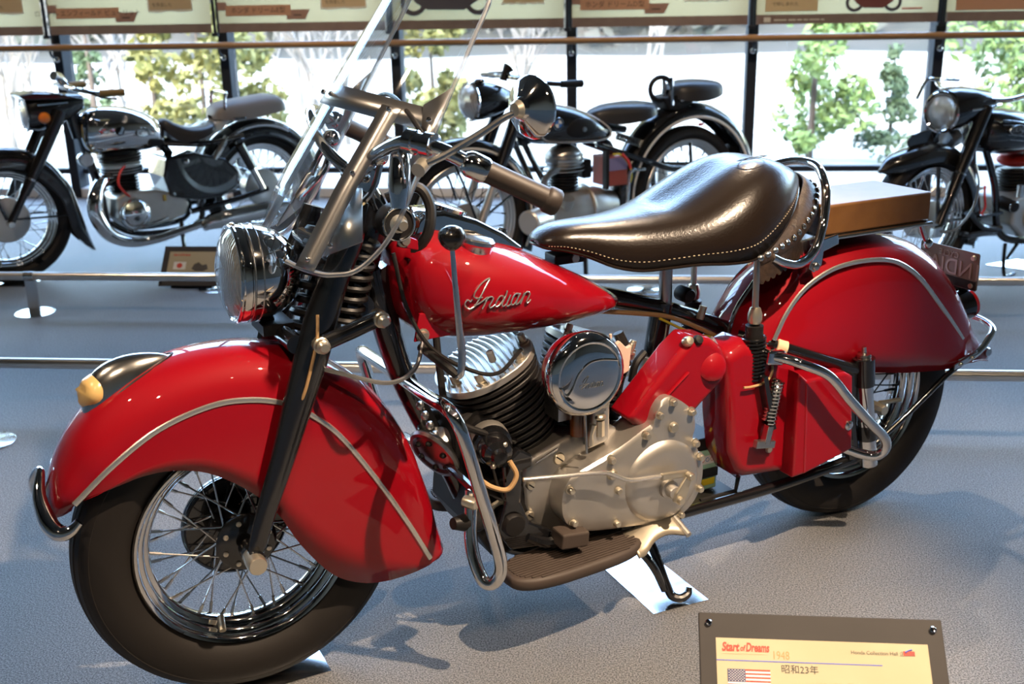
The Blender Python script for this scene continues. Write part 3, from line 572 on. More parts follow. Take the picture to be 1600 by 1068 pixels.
trr = [(1.238, 0.556, 0.003), (1.270, 0.616, 0.004), (1.322, 0.668, 0.002), (1.397, 0.700, -0.001), (1.474, 0.710, -0.002), (1.556, 0.706, -0.001), (1.620, 0.688, 0), (1.689, 0.643, 0.002), (1.765, 0.566, 0.003), (1.831, 0.495, 0.001), (1.868, 0.455, -0.003)]
for sg in (-1, 1): strip(trr, sg, 0.1085, 0.0062, 0.004, 'trim_strip', TRIM, rfen)
# chrome beading on the front crown edge
MB().tube([(1.165, -0.02, 0.47), (1.176, -0.02, 0.545), (1.196, -0.02, 0.612), (1.248, -0.02, 0.676)], 0.006, 8, sm=5).build('crown_bead', STEEL, rfen)

# ---- front fork
leg = [(-0.004, 0.325), (0.006, 0.355), (0.026, 0.413), (0.065, 0.510), (0.105, 0.619), (0.136, 0.702), (0.160, 0.773), (0.189, 0.842), (0.225, 0.915), (0.235, 0.94)]
for sg in (-1, 1):
    lg = MB().tube([(x, sg * (0.118 if z > 0.4 else 0.118), z) for x, z in leg], [0.013, 0.018, 0.020, 0.024, 0.030, 0.034, 0.033, 0.029, 0.026, 0.022], 16, sm=4, flat=0.62, up=(1, 0, -0.35)).build('fork_leg', BLACK, BIKE)
    MB().lathe([(0.001, -0.036), (0.017, -0.035), (0.019, -0.031), (0.019, 0.012), (0.001, 0.012)], (-0.006, sg * 0.118, RT), (0, 1 if sg < 0 else -1, 0), 18).build('axle_nut', CAD, lg)
    MB().lathe([(0.001, -0.02), (0.016, -0.02), (0.02, -0.012), (0.02, 0.05), (0.001, 0.05)], (-0.004, sg * 0.118, RT), (0, 1 if sg < 0 else -1, 0), 18).build('axle_boss', BLACK, lg)
    lk = MB().tube([(0.149, sg * 0.142, 0.735), (0.205, sg * 0.140, 0.749), (0.268, sg * 0.136, 0.766)], 0.0165, 12, flat=0.6, up=(0, 0, 1)).build('fork_link', BLACK, BIKE)
    for (x, z) in ((0.149, 0.735), (0.268, 0.766)):
        MB().lathe([(0.001, -0.028), (0.008, -0.028), (0.011, -0.022), (0.0135, -0.020), (0.0135, -0.010), (0.016, -0.008), (0.016, 0.02), (0.001, 0.02)], (x, sg * 0.142, z), (0, 1 if sg < 0 else -1, 0), 6 + 6).build('link_nut', CAD, lk)
MB().tube([(0.11, -0.12, 0.735), (0.11, 0.12, 0.735)], 0.018, 12).build('fork_bridge', BLACK, BIKE)
MB().tube([(0.200, -0.12, 0.885), (0.200, 0.12, 0.885)], 0.018, 12).build('fork_bridge', BLACK, BIKE)
sp = MB().helix((0.170, 0, 0.69), (0.235, 0, 0.925), 0.046, 0.0075, 9).build('fork_spring', BLACKM, BIKE)
MB().tube([(0.165, 0, 0.67), (0.240, 0, 0.94)], 0.030, 14).build('spring_core', BLACK, sp)
# near small rear spring stack
MB().helix((0.215, -0.06, 0.72), (0.272, -0.06, 0.90), 0.030, 0.006, 9).build('fork_spring', BLACKM, BIKE)
# steering head and friction damper
MB().tube([(0.250, 0, 0.735), (0.318, 0, 0.955)], [0.034, 0.036, 0.040], 18).tube([(0.262, -0.05, 0.765), (0.262, 0.05, 0.765)], 0.028, 14).build('steering_head', BLACK, BIKE)
dk = MB().lathe([(0.001, -0.03), (0.030, -0.028), (0.034, -0.02), (0.034, 0.01), (0.001, 0.01)], (0.325, -0.085, 0.935), (0, 1, 0), 28).build('friction_damper', BLACKM, BIKE)
MB().torus((0.325, -0.114, 0.935), 0.031, 0.0028, (0, 1, 0), 32, 8).build('damper_ring', CHROME, dk)
MB().lathe([(0.001, -0.03), (0.009, -0.03), (0.012, -0.022), (0.012, -0.008), (0.018, -0.006), (0.018, 0.0), (0.001, 0.0)], (0.325, -0.108, 0.935), (0, 1, 0), 14).build('damper_nut', CAD, dk)
MB().tube([(0.33, -0.04, 0.97), (0.385, -0.06, 0.99), (0.405, -0.075, 0.955), (0.395, -0.085, 0.905), (0.37, -0.07, 0.865)], 0.011, 10, sm=6).build('control_hose', BLACKM, BIKE)

# ---- headlight
HL = V(0.020, 0, 0.853); HAX = (1, 0, -0.06)
hl = MB().lathe([(0.001, 0.138), (0.018, 0.137), (0.040, 0.131), (0.062, 0.117), (0.077, 0.098), (0.087, 0.074), (0.091, 0.052), (0.0925, 0.036), (0.0905, 0.034), (0.0905, 0.030), (0.0925, 0.028), (0.0925, 0.018), (0.089, 0.010), (0.085, 0.014), (0.060, 0.040), (0.020, 0.055), (0.001, 0.056)], HL, HAX, 56).build('headlight', CHROME, BIKE, smooth=40)
MB().torus(HL + V(HAX) * 0.012, 0.0895, 0.0045, HAX, 56, 10).build('lamp_rim', CHROME, hl)
MB().torus(HL + V(HAX) * 0.050, 0.0915, 0.0016, HAX, 56, 8).torus(HL + V(HAX) * 0.034, 0.0925, 0.0014, HAX, 56, 8).build('shell_bead', STEEL, hl)
LENSG = mat('ribbed_lens', (0.66, 0.65, 0.61), 0.18, 0.6, 0.6); wave_bump(LENSG, 40, 'Y', 0.7, 0.006)
MB().lathe([(0.086, 0.012), (0.070, -0.002), (0.045, -0.010), (0.020, -0.0135), (0.001, -0.014)], HL, HAX, 48).build('lamp_lens', LENS, hl)
MB().lathe([(0.085, 0.014), (0.068, 0.003), (0.043, -0.004), (0.02, -0.0075), (0.001, -0.008)], HL, HAX, 48).build('ribbed_glass', LENSG, hl)
for dz in (0.092, -0.092): MB().sphere(HL + V(0.02, 0, dz), (0.006, 0.004, 0.005), 10, 6).build('rim_screw', STEEL, hl)
MB().tube([(0.085, 0, 0.765), (0.10, 0, 0.735), (0.135, 0, 0.72)], 0.014, 10).box((0.10, 0, 0.745), (0.06, 0.09, 0.02)).build('lamp_bracket', BLACKM, hl)

# ---- windshield
def wsx(z): return interp(z, [0.80, 0.90, 0.952, 1.033, 1.16, 1.331, 1.50], [0.020, 0.072, 0.105, 0.156, 0.244, 0.369, 0.490])
def ws(y, z, d=0.0):
    """point on the raked, strongly curved sheet; z is measured on its centre line, d lifts off its front face"""
    n = V(-1, 5.6 * y, 0.55).normalized()
    return V(wsx(z) + 2.8 * y * y, y, z - 0.9 * y * y) + n * d
HZ = [0.900, 0.906, 0.915, 0.935, 0.975, 1.03, 1.10, 1.19, 1.36, 1.47, 1.52]
HY = [0.165, 0.188, 0.203, 0.214, 0.223, 0.224, 0.217, 0.207, 0.187, 0.155, 0.11]
def sheet():
    cols = 28; rows = 40; vs = []; fs = []
    for i in range(rows + 1):
        z = 0.900 + (1.52 - 0.900) * i / rows
        half = interp(z, HZ, HY); gap = interp(z, [0.900, 0.95, 0.975, 0.992, 1.0], [0.105, 0.097, 0.075, 0.035, 0.0])
        for j in range(cols + 1):
            t = -1 + 2 * j / cols; y = t * half
            if gap > 0: y = math.copysign(gap + (half - gap) * abs(t), t) if abs(t) > 1e-6 else 0
            vs.append(ws(y, z))
    for i in range(rows):
        for j in range(cols):
            z = 0.900 + (1.52 - 0.900) * i / rows
            if z < 0.99 and j in (cols // 2 - 1, cols // 2): continue
            a = i * (cols + 1) + j; fs.append((a, a + 1, a + cols + 2, a + cols + 1))
    return MB().add(vs, fs)
wsd = sheet().build('windshield', PLEXI, BIKE, smooth=60, solid=0.004)
for sg in (-1, 1):
    P = [ws(sg * interp(z, HZ, HY), z) for z in [1.52, 1.47, 1.42, 1.36, 1.30, 1.24, 1.19, 1.10, 1.03, 0.975, 0.935, 0.915, 0.906]] + [ws(sg * y, z) for y, z in ((0.172, 0.900), (0.14, 0.899), (0.110, 0.902))]
    MB().tube(P, 0.0045, 8, sm=4).build('edge_trim', PLEXIEDGE, wsd)
def quad_strip(pairs):
    vs = []; fs = []
    for a, b in pairs: vs += [a, b]
    for i in range(len(pairs) - 1): fs.append((2 * i, 2 * i + 2, 2 * i + 3, 2 * i + 1))
    return MB().add(vs, fs)
ys = [-0.209 + 0.418 * i / 48 for i in range(49)]
quad_strip([(ws(y, 1.150, 0.004), ws(y, 1.184, 0.004)) for y in ys]).build('frame_band', SATIN, wsd, solid=0.002)
for sg in (-1, 1):
    zs = [1.172 - 0.272 * i / 24 for i in range(25)]
    yc = lambda z: interp(z, [0.900, 0.97, 1.172], [0.146, 0.146, 0.146])
    st_ = quad_strip([(ws(sg * (yc(z) - 0.0145), z, 0.0055), ws(sg * (yc(z) + 0.0145), z, 0.0055)) for z in zs]).build('frame_strip', SATIN, wsd, solid=0.002)
    for z in (1.167, 1.06, 0.915): MB().sphere(ws(sg * yc(z), z, 0.008), 0.0052, 10, 6).build('rivet', CHROME, st_)
    MB().add([ws(sg * 0.216, 1.095, 0.005), ws(sg * 0.2035, 1.222, 0.005), ws(sg * 0.184, 1.186, 0.006), ws(sg * 0.198, 1.148, 0.006), ws(sg * 0.205, 1.095, 0.006)], [(0, 1, 2, 3, 4)]).build('edge_clip', SATIN, wsd, solid=0.003)
    MB().sphere(ws(sg * 0.200, 1.167, 0.009), 0.0058, 10, 6).build('rivet', CHROME, wsd)
    MB().add([ws(sg * 0.155, 0.925, -0.010), ws(sg * 0.195, 0.965, -0.010), ws(sg * 0.150, 1.045, -0.035), ws(sg * 0.112, 1.035, -0.035)], [(0, 1, 2, 3)]).build('mount_plate', SATIN, wsd, solid=0.003)
    MB().tube([ws(sg * 0.13, 1.035, -0.035), V(0.262, sg * 0.135, 1.045), V(0.285, sg * 0.135, 1.068)], 0.007, 8, sm=4).build('mount_arm', CHROME, wsd)
    MB().tube([ws(sg * 0.14, 0.985, -0.03), V(0.262, sg * 0.140, 1.0), V(0.287, sg * 0.140, 1.058)], 0.006, 8, sm=4).build('mount_arm', CHROME, wsd)
    MB().sphere(V(0.285, sg * 0.135, 1.068), 0.019, 16, 10).build('mount_clamp', CHROME, wsd)
    MB().sphere(ws(sg * 0.165, 0.945, 0.006), 0.0055, 10, 6).build('rivet', CHROME, wsd)
for y in (-0.012, 0.06): MB().sphere(ws(y, 1.167, 0.008), 0.0052, 10, 6).build('rivet', CHROME, wsd)

# ---- handlebar, grips, mirror, levers
HB = [(0.490, -0.395, 1.010), (0.432, -0.378, 1.040), (0.372, -0.358, 1.072), (0.322, -0.330, 1.100), (0.288, -0.270, 1.108), (0.270, -0.190, 1.085), (0.268, -0.10, 1.045), (0.290, -0.04, 1.015)]
HB = HB + [(x, -y, z) for x, y, z in HB[::-1]]
hb = MB().tube(HB, 0.0125, 14, sm=6).build('handlebar', CHROME, BIKE)
for sg in (-1, 1):
    a, b = V(0.362, sg * 0.355, 1.077), V(0.497, sg * 0.398, 1.006); d = (b - a).normalized(); L = (b - a).length
    MB().lathe([(0.017, 0.028), (0.0195, 0.03), (0.019, 0.07), (0.0195, L - 0.016), (0.0225, L - 0.013), (0.0235, L - 0.008), (0.0235, L + 0.006), (0.021, L + 0.010), (0.001, L + 0.011)], a, d, 24).build('grip', RUBB, hb)
    MB().lathe([(0.0126, -0.012), (0.016, -0.010), (0.0205, -0.004), (0.0225, 0.002), (0.0225, 0.028), (0.0205, 0.033), (0.0126, 0.034)], a, d, 24).build('grip_collar', CHROME, hb)
MB().tube([(0.293, -0.05, 1.01), (0.293, 0.05, 1.01)], 0.022, 16).tube([(0.297, -0.03, 1.0), (0.318, -0.03, 0.955)], 0.016, 12).tube([(0.297, 0.03, 1.0), (0.318, 0.03, 0.955)], 0.016, 12).build('bar_clamp', CHROME, hb)
# clamp block on left bar, chrome control lever
MB().lathe([(0.013, -0.03), (0.021, -0.028), (0.021, -0.01), (0.018, -0.008), (0.018, 0.008), (0.022, 0.01), (0.022, 0.028), (0.013, 0.03)], (0.300, -0.300, 1.108), (V(0.322, -0.330, 1.100) - V(0.288, -0.270, 1.108)), 18).build('lever_clamp', CHROME, hb)
MB().tube([(0.300, -0.19, 1.095), (0.295, -0.215, 1.075), (0.285, -0.23, 1.03), (0.28, -0.235, 0.99)], [0.010, 0.018, 0.020, 0.014], 12, sm=5).build('horn_bend', CHROME, hb)
MB().tube([(0.325, -0.25, 1.115), (0.33, -0.16, 1.150), (0.345, -0.03, 1.165), (0.35, 0.12, 1.13)], 0.0045, 8, sm=6).build('brake_cable', BLACKM, hb)
mr = MB().tube([(0.278, -0.345, 1.078), (0.318, -0.352, 1.093), (0.378, -0.372, 1.127), (0.412, -0.386, 1.150), (0.434, -0.393, 1.159)], [0.0055, 0.0065, 0.0065, 0.006, 0.0055], 10, sm=6).build('mirror', STEEL, BIKE, label='round chrome mirror on a slanting arm')
MB().tube([(0.272, -0.352, 1.073), (0.288, -0.338, 1.080)], 0.0125, 12).build('mirror_pivot', CAD, mr)
MC = V(0.454, -0.388, 1.164); MA = V(cos(radians(17)), sin(radians(17)), 0.02)
MB().lathe([(0.001, -0.024), (0.013, -0.022), (0.018, -0.016), (0.020, -0.012), (0.047, 0.004), (0.051, 0.008), (0.053, 0.012), (0.052, 0.017), (0.049, 0.018), (0.047, 0.014), (0.001, 0.014)], MC, MA, 48).build('mirror_shell', CHROME, mr, smooth=25)
MB().lathe([(0.001, 0.0145), (0.0465, 0.0145), (0.0465, 0.016), (0.001, 0.016)], MC, MA, 40).build('mirror_glass', CHROME, mr)
MB().lathe([(0.001, -0.030), (0.011, -0.028), (0.016, -0.021), (0.016, -0.014)], MC, MA, 20).build('mirror_boss', CAD, mr)

# ---- fuel tank
TS = [(0.333, 0.775, 0.865, 0.035), (0.345, 0.735, 0.886, 0.070), (0.370, 0.702, 0.897, 0.105), (0.410, 0.680, 0.897, 0.130), (0.460, 0.670, 0.889, 0.147), (0.520, 0.666, 0.873, 0.154), (0.590, 0.665, 0.846, 0.151), (0.660, 0.664, 0.813, 0.138), (0.730, 0.664, 0.778, 0.115), (0.790, 0.665, 0.745, 0.088), (0.835, 0.669, 0.717, 0.060), (0.858, 0.675, 0.702, 0.038), (0.868, 0.682, 0.693, 0.018)]
TX = [t[0] for t in TS]
def tank_half(x, z):
    zb, zt, w = (interp(x, TX, [t[k] for t in TS]) for k in (1, 2, 3)); zm = (zb + zt) / 2; h = (zt - zb) / 2
    v = min(0.999, abs(z - zm) / h); return w * (1 - v ** 2.5) ** (1 / 2.5)
def tank_rings():
    D = spline([(t[0], t[1], t[2]) for t in TS], 3); Wd = spline([(t[0], t[3], 0) for t in TS], 3); rings = []
    for d, w in zip(D, Wd):
        zm, h = (d.y + d.z) / 2, (d.z - d.y) / 2; r = []
        for j in range(32):
            a = 2 * pi * j / 32; c, s_ = cos(a), sin(a)
            r.append(V(d.x, w.y * math.copysign(abs(c) ** 0.8, c), zm + h * math.copysign(abs(s_) ** 0.8, s_)))
        rings.append(r)
    return rings
tank = MB().loft(tank_rings()).build('fuel_tank', RED, BIKE, smooth=60, subd=1)
for (x, z) in ((0.338, 0.900), (0.368, 0.706)):
    tb = MB().prism([(x - 0.014, z - 0.012), (x + 0.03, z - 0.024), (x + 0.03, z - 0.004), (x - 0.006, z + 0.013)] if z > 0.8 else [(x - 0.018, z - 0.012), (x + 0.06, z - 0.01), (x + 0.05, z + 0.04), (x - 0.005, z + 0.045)], -0.100, -0.094).build('tank_tab', RED, tank, smooth=0, bevel=0.002)
    MB().lathe([(0.001, -0.014), (0.008, -0.014), (0.010, -0.010), (0.010, -0.003), (0.014, -0.002), (0.014, 0.0), (0.001, 0.0)], (x, -0.100, z), (0, 1, 0), 12).build('tab_bolt', CAD, tank)
STROKES = [
 [(0.4549, 0.7784), (0.4513, 0.7734), (0.4495, 0.7756), (0.4461, 0.777), (0.4421, 0.773), (0.4414, 0.7667), (0.4456, 0.761), (0.4513, 0.7587), (0.4583, 0.7632), (0.4644, 0.7715), (0.4726, 0.7841), (0.4829, 0.8), (0.4936, 0.8141), (0.4872, 0.8136), (0.4763, 0.8083), (0.4663, 0.7987), (0.4597, 0.7905), (0.4585, 0.7834), (0.4627, 0.7796), (0.4696, 0.7795), (0.4755, 0.78)],
 [(0.4574, 0.7661), (0.4653, 0.7673), (0.4752, 0.7727), (0.4862, 0.7794), (0.48, 0.7674), (0.4743, 0.7567)],
 [(0.4811, 0.7709), (0.4882, 0.7782), (0.4941, 0.7791), (0.497, 0.776), (0.4938, 0.769), (0.4887, 0.7615), (0.4906, 0.7575), (0.4955, 0.7586), (0.5016, 0.7633)],
 [(0.5188, 0.7728), (0.5169, 0.7777), (0.5119, 0.7784), (0.5068, 0.7736), (0.5016, 0.7642), (0.502, 0.7586), (0.5065, 0.7588), (0.5136, 0.7652), (0.5198, 0.7736)],
 [(0.5276, 0.7877), (0.5229, 0.7768), (0.5166, 0.7657), (0.5145, 0.7595), (0.5184, 0.7571), (0.5245, 0.7608)],
 [(0.5339, 0.7785), (0.5297, 0.7703), (0.5245, 0.7608), (0.5264, 0.7559), (0.5314, 0.7574), (0.5355, 0.761)],
 [(0.554, 0.7761), (0.549, 0.7782), (0.5429, 0.7767), (0.5377, 0.7691), (0.5345, 0.7612), (0.5375, 0.7566), (0.5425, 0.7591), (0.5488, 0.7666), (0.554, 0.7761)],
 [(0.5571, 0.778), (0.5519, 0.7717), (0.5466, 0.7622), (0.5465, 0.7566), (0.5516, 0.7587), (0.5589, 0.766), (0.5651, 0.7745)],
 [(0.5652, 0.7773), (0.5609, 0.7667), (0.5556, 0.7562)],
 [(0.5609, 0.7667), (0.5672, 0.7761), (0.5733, 0.7775), (0.5778, 0.7745), (0.5752, 0.7674), (0.5699, 0.7597), (0.5709, 0.7558), (0.575, 0.7571), (0.5792, 0.7617)]]
bd = MB()
for s_ in STROKES: bd.tube([(x, -tank_half(x, z) - 0.0035, z) for x, z in s_], 0.00165, 6, sm=3)
o = bd.build('script_badge', TRIM, tank, label='raised chrome script lettering'); o['kind'] = 'stuff'
# chrome instrument console and caps
con = MB().prism([(0.372, 0.885), (0.388, 0.922), (0.405, 0.937), (0.450, 0.934), (0.52, 0.908), (0.58, 0.874), (0.632, 0.832), (0.60, 0.833), (0.50, 0.866), (0.42, 0.89)], -0.045, 0.045).build('instrument_console', CHROME, BIKE, bevel=0.012, seg=4, smooth=50)
MB().lathe([(0.03, -0.006), (0.042, -0.004), (0.044, 0.004), (0.036, 0.007), (0.001, 0.008)], (0.47, 0, 0.930), (0.35, 0, 0.94), 32).build('speedometer', CHROME, con)
MB().lathe([(0.001, 0.006), (0.009, 0.006), (0.011, 0.0), (0.011, -0.008)], (0.595, 0.0, 0.868), (0.3, 0, 0.95), 16).build('console_knob', CHROME, con)
MB().lathe([(0.034, -0.02), (0.035, -0.004), (0.038, 0.0), (0.038, 0.007), (0.033, 0.010), (0.030, 0.0085), (0.001, 0.007)], (0.497, -0.083, 0.874), (0.22, -0.1, 0.97), 32).build('filler_cap', STEEL, BIKE)
MB().tube([(0.375, -0.04, 0.895), (0.372, -0.05, 0.915), (0.385, -0.05, 0.925), (0.39, -0.04, 0.91)], 0.006, 8, sm=4).build('wire_loop', WIRE_TAN, BIKE)

# ---- hand shift lever
sl = MB().tube([(0.381, -0.23, 0.912), (0.384, -0.228, 0.86), (0.390, -0.222, 0.80), (0.397, -0.215, 0.735), (0.401, -0.212, 0.695), (0.398, -0.21, 0.655), (0.392, -0.205, 0.645)], [0.0045, 0.0055, 0.0065, 0.0075, 0.0085, 0.008, 0.007], 12, sm=5, flat=0.6, up=(1, 0, 0)).build('shift_lever', CHROME, BIKE)
MB().lathe([(0.001, -0.026), (0.006, -0.025), (0.013, -0.021), (0.021, -0.013), (0.0255, -0.001), (0.024, 0.009), (0.018, 0.0165), (0.009, 0.0205), (0.001, 0.0215)], (0.381, -0.23, 0.926), (0, 0, 1), 28).build('knob', KNOB, sl)
MB().tube([(0.392, -0.205, 0.652), (0.372, -0.185, 0.672), (0.355, -0.12, 0.69)], 0.009, 10, sm=4).build('lever_pivot', BLACKM, sl)

# ---- frame tubes
def part_tube(name, pts, r, m, sm=6, n=14, parent=None, **k): return MB().tube(pts, r, n, sm=sm, **k).build(name, m, parent or BIKE)
part_tube('down_tube', [(0.305, 0, 0.83), (0.322, 0, 0.74), (0.350, 0, 0.62), (0.395, 0, 0.50), (0.452, 0, 0.38), (0.50, 0, 0.26)], [0.034, 0.030, 0.027, 0.025, 0.025, 0.025], BLACK)
part_tube('top_tube', [(0.315, 0, 0.90), (0.55, 0, 0.80), (0.80, 0, 0.705), (0.914, 0, 0.668), (1.046, 0, 0.622), (1.176, 0, 0.566), (1.24, 0, 0.535)], [0.025, 0.025, 0.024, 0.023, 0.021, 0.020, 0.019], BLACK)
for sg in (-1, 1):
    part_tube('lower_tube', [(0.50, sg * 0.03, 0.26), (0.54, sg * 0.08, 0.195), (0.62, sg * 0.105, 0.172), (0.80, sg * 0.108, 0.168), (1.00, sg * 0.108, 0.170), (1.20, sg * 0.108, 0.172), (1.36, sg * 0.112, 0.182), (1.53, sg * 0.120, 0.205)], 0.0135, BLACK)
    part_tube('rear_stay', [(1.18, sg * 0.05, 0.560), (1.235, sg * 0.095, 0.545), (1.30, sg * 0.118, 0.520), (1.40, sg * 0.128, 0.480), (1.50, sg * 0.132, 0.440)], 0.0145, BLACK)
    pl = MB().tube([(1.500, sg * 0.135, 0.475), (1.506, sg * 0.135, 0.405)], 0.027, 18).build('plunger', BLACK, BIKE)
    MB().tube([(1.506, sg * 0.135, 0.405), (1.526, sg * 0.135, 0.29), (1.545, sg * 0.135, 0.185)], 0.0225, 18).build('plunger_sleeve', CHROME, pl)
    MB().tube([(1.526, sg * 0.135, 0.298), (1.533, sg * 0.135, 0.258)], 0.0245, 18).build('plunger_band', BLACK, pl)
    MB().lathe([(0.001, 0.028), (0.006, 0.028), (0.006, 0.012), (0.016, 0.010), (0.018, 0.004), (0.016, 0.0), (0.02, -0.002)], (1.500, sg * 0.135, 0.476), (-0.1, 0, 1), 16).build('plunger_cap', STEEL, pl)
    MB().tube([(1.47, sg * 0.120, 0.455), (1.475, sg * 0.12, 0.33), (1.50, sg * 0.12, 0.21)], 0.020, 10).build('dropout_plate', BLACK, pl)
    MB().lathe([(0.001, -0.03), (0.012, -0.03), (0.015, -0.025), (0.015, 0.03), (0.001, 0.03)], (1.585, sg * 0.105, 0.320), (0, 1 if sg < 0 else -1, 0), 8).build('axle_nut', CAD, pl)
    MB().tube([(1.60, sg * 0.10, 0.327), (1.67, sg * 0.10, 0.322)], 0.006, 8).build('axle_adjuster', CAD, pl)
    part_tube('fender_brace', [(1.53, sg * 0.112, 0.193), (1.665, sg * 0.112, 0.268), (1.81, sg * 0.112, 0.362), (1.87, sg * 0.114, 0.394)], 0.0075, BLACK, sm=4)
MB().tube([(1.000, 0, 0.655), (0.985, 0, 0.56), (0.965, 0, 0.44), (0.95, 0, 0.30)], [0.026, 0.026, 0.024, 0.024], 14, sm=4).build('seat_mast', BLACK, BIKE)
sc = MB().tube([(0.978, 0, 0.53), (0.968, 0, 0.45)], 0.034, 16).build('mast_lug', ALU, BIKE)
MB().tube([(0.985, -0.02, 0.505), (1.04, -0.06, 0.535), (1.085, -0.09, 0.575)], [0.014, 0.016, 0.012], 10, sm=4).build('lug_arm', ALU, sc)
MB().tube([(0.935, -0.02, 0.47), (0.962, -0.03, 0.47)], 0.008, 8).build('lug_bolt', BLACKM, sc)
MB().tube([(0.90, -0.03, 0.49), (0.91, -0.03, 0.53), (0.94, -0.02, 0.55)], 0.009, 8, sm=4).build('lug_hook', BLACKM, sc)
part_tube('wiring_harness', [(0.80, -0.028, 0.672), (0.93, -0.030, 0.646), (1.00, -0.032, 0.628), (1.08, -0.034, 0.59), (1.15, -0.034, 0.55)], 0.0055, WIRE_TAN, n=8)
part_tube('wiring_harness', [(0.97, -0.034, 0.630), (1.05, -0.040, 0.587), (1.13, -0.040, 0.558)], 0.003, WIRE_YEL, n=6)
MB().tube([(1.085, -0.03, 0.610), (1.094, -0.03, 0.640)], 0.009, 8).build('grease_nipple', CAD, BIKE)
MB().lathe([(0.001, -0.03), (0.014, -0.03), (0.018, -0.024), (0.018, 0.01), (0.001, 0.01)], (1.056, -0.0, 0.668), (0, 1, 0), 18).build('frame_knob', BLACKM, BIKE)

# ---- seat post and seat
part_tube('seat_post', [(1.008, 0, 0.77), (1.008, 0, 0.64)], 0.0155, SATIN, sm=0)
SS = [(0.672, 0.010, 0.838, 0.832), (0.682, 0.040, 0.852, 0.829), (0.715, 0.060, 0.866, 0.824), (0.765, 0.074, 0.870, 0.806), (0.815, 0.092, 0.870, 0.783), (0.87, 0.112, 0.872, 0.772), (0.93, 0.136, 0.878, 0.776), (0.99, 0.158, 0.893, 0.780), (1.05, 0.174, 0.920, 0.777), (1.11, 0.178, 0.950, 0.778), (1.16, 0.168, 0.970, 0.795), (1.21, 0.150, 0.977, 0.824), (1.255, 0.124, 0.970, 0.850), (1.295, 0.092, 0.955, 0.877), (1.325, 0.060, 0.940, 0.900), (1.342, 0.028, 0.929, 0.914), (1.347, 0.008, 0.922, 0.918)]
def seat_rings(off=0.0, n=22):
    A = spline([(s_[0], s_[1], 0) for s_ in SS], 3); B_ = spline([(s_[2], s_[3], 0) for s_ in SS], 3); rings = []
    for a, b in zip(A, B_):
        r = []
        for j in range(n + 1):
            t = -1 + 2 * j / n; ph = t * pi / 2; w = a.y * math.copysign(abs(sin(ph)) ** 0.85, ph); dish = -0.010 * math.exp(-(w / 0.05) ** 2) * (1 if a.x > 0.95 else 0)
            r.append(V(a.x, w, b.y + (b.x - b.y) * abs(cos(ph)) ** 0.62 + dish))
        rings.append(r)
    return rings
SR = seat_rings()
seat = MB().loft(SR, False, False).build('seat', LEATHER, BIKE, smooth=60, solid=0.006)
under = MB().loft([[V(p.x, p.y * 0.97, r[0].z + 0.004) for p in r] for r in SR], False, False).build('seat_pan', BLACKM, seat, smooth=60)
edge = [r[0] for r in SR] + [r[-1] for r in SR[::-1]]
MB().tube(edge, 0.0042, 8, closed=True).build('piping', LEATHER, seat)
cen = V(1.02, 0, 0.84); stv = MB()
for k, r in enumerate(SR):
    pass
def stitch():
    mb = MB(); P = [r[1] * 0.62 + r[0] * 0.38 for r in SR[2:-2]]
    pts = spline(P, 4)
    for i in range(0, len(pts) - 1, 2):
        a, b = pts[i], pts[i + 1]; n = V(0, -1, 0.15).normalized() * 0.0036
        mb.tube([a + n, a * 0.2 + b * 0.8 + n], 0.0008, 5)
    return mb
o = stitch().build('stitching', THREAD, seat); o['kind'] = 'stuff'
# embossed oval at the saddle top
MB().torus((0, 0, 0), 1, 0.045, (0, 0, 1), 40, 6).xf(Matrix.Translation((1.19, -0.06, 0.9755)) @ Matrix.Rotation(radians(-10), 4, 'X') @ Matrix.Rotation(radians(-4), 4, 'Y') @ Matrix.Diagonal((0.038, 0.022, 0.02, 1))).build('embossed_oval', LEATHER, seat)
# studded leather skirt around the back
SK = [(1.128, -0.176, 0.783), (1.169, -0.168, 0.791), (1.217, -0.154, 0.802), (1.252, -0.143, 0.812), (1.295, -0.123, 0.833), (1.335, -0.100, 0.854), (1.376, -0.062, 0.882), (1.393, -0.030, 0.893), (1.398, 0, 0.896)]
sk = [tuple(p) for p in spline(SK + [(x, -y, z) for x, y, z in SK[-2::-1]], 3)]
rings = []
for x, y, z in sk:
    d = V(x - 1.16, y * 1.2, 0).normalized(); p = V(x, y, z)
    rings.append([p - d * 0.030 + V(0, 0, 0.022), p - d * 0.010 + V(0, 0, 0.010), p + d * 0.002, p + d * 0.010 - V(0, 0, 0.018)])
skirt = MB().loft(rings, False, False).build('seat_skirt', LEATHER2, seat, solid=0.004, smooth=60)
stud = MB().lathe([(0.0075, 0), (0.007, 0.003), (0.004, 0.0055), (0.0005, 0.0065)], (0, 0, 0), (0, 0, 1), 12).mesh('stud'); stud.materials.append(STEEL)
pts = spline([V(x, y, z) + V(x - 1.16, y * 1.2, 0).normalized() * 0.006 + V(0, 0, -0.002) for x, y, z in sk], 3)
acc = 0
last = None
for i, p in enumerate(pts):
    if last is None or (p - last).length > 0.022:
        so = link('stud', stud, skirt); so.location = p; d = V(p.x - 1.18, p.y, 0.06).normalized(); so.rotation_mode = 'QUATERNION'; so.rotation_quaternion = d.to_track_quat('Z', 'Y'); last = p
fr_ = MB()
for i in range(0, len(pts) - 1):
    for k in range(2):
        p = pts[i] * (1 - k / 2) + pts[i + 1] * (k / 2); d = V(p.x - 1.15, p.y, 0).normalized(); q = p + V(0, 0, -0.012) + d * 0.004
        w = V(-d.y, d.x, 0) * 0.0030; l = 0.042 + 0.004 * sin(i * 1.7 + k)
        fr_.add([q - w, q + w, q + w + V(0, 0, -l) + d * 0.004, q - w + V(0, 0, -l) + d * 0.004], [(0, 1, 2, 3)])
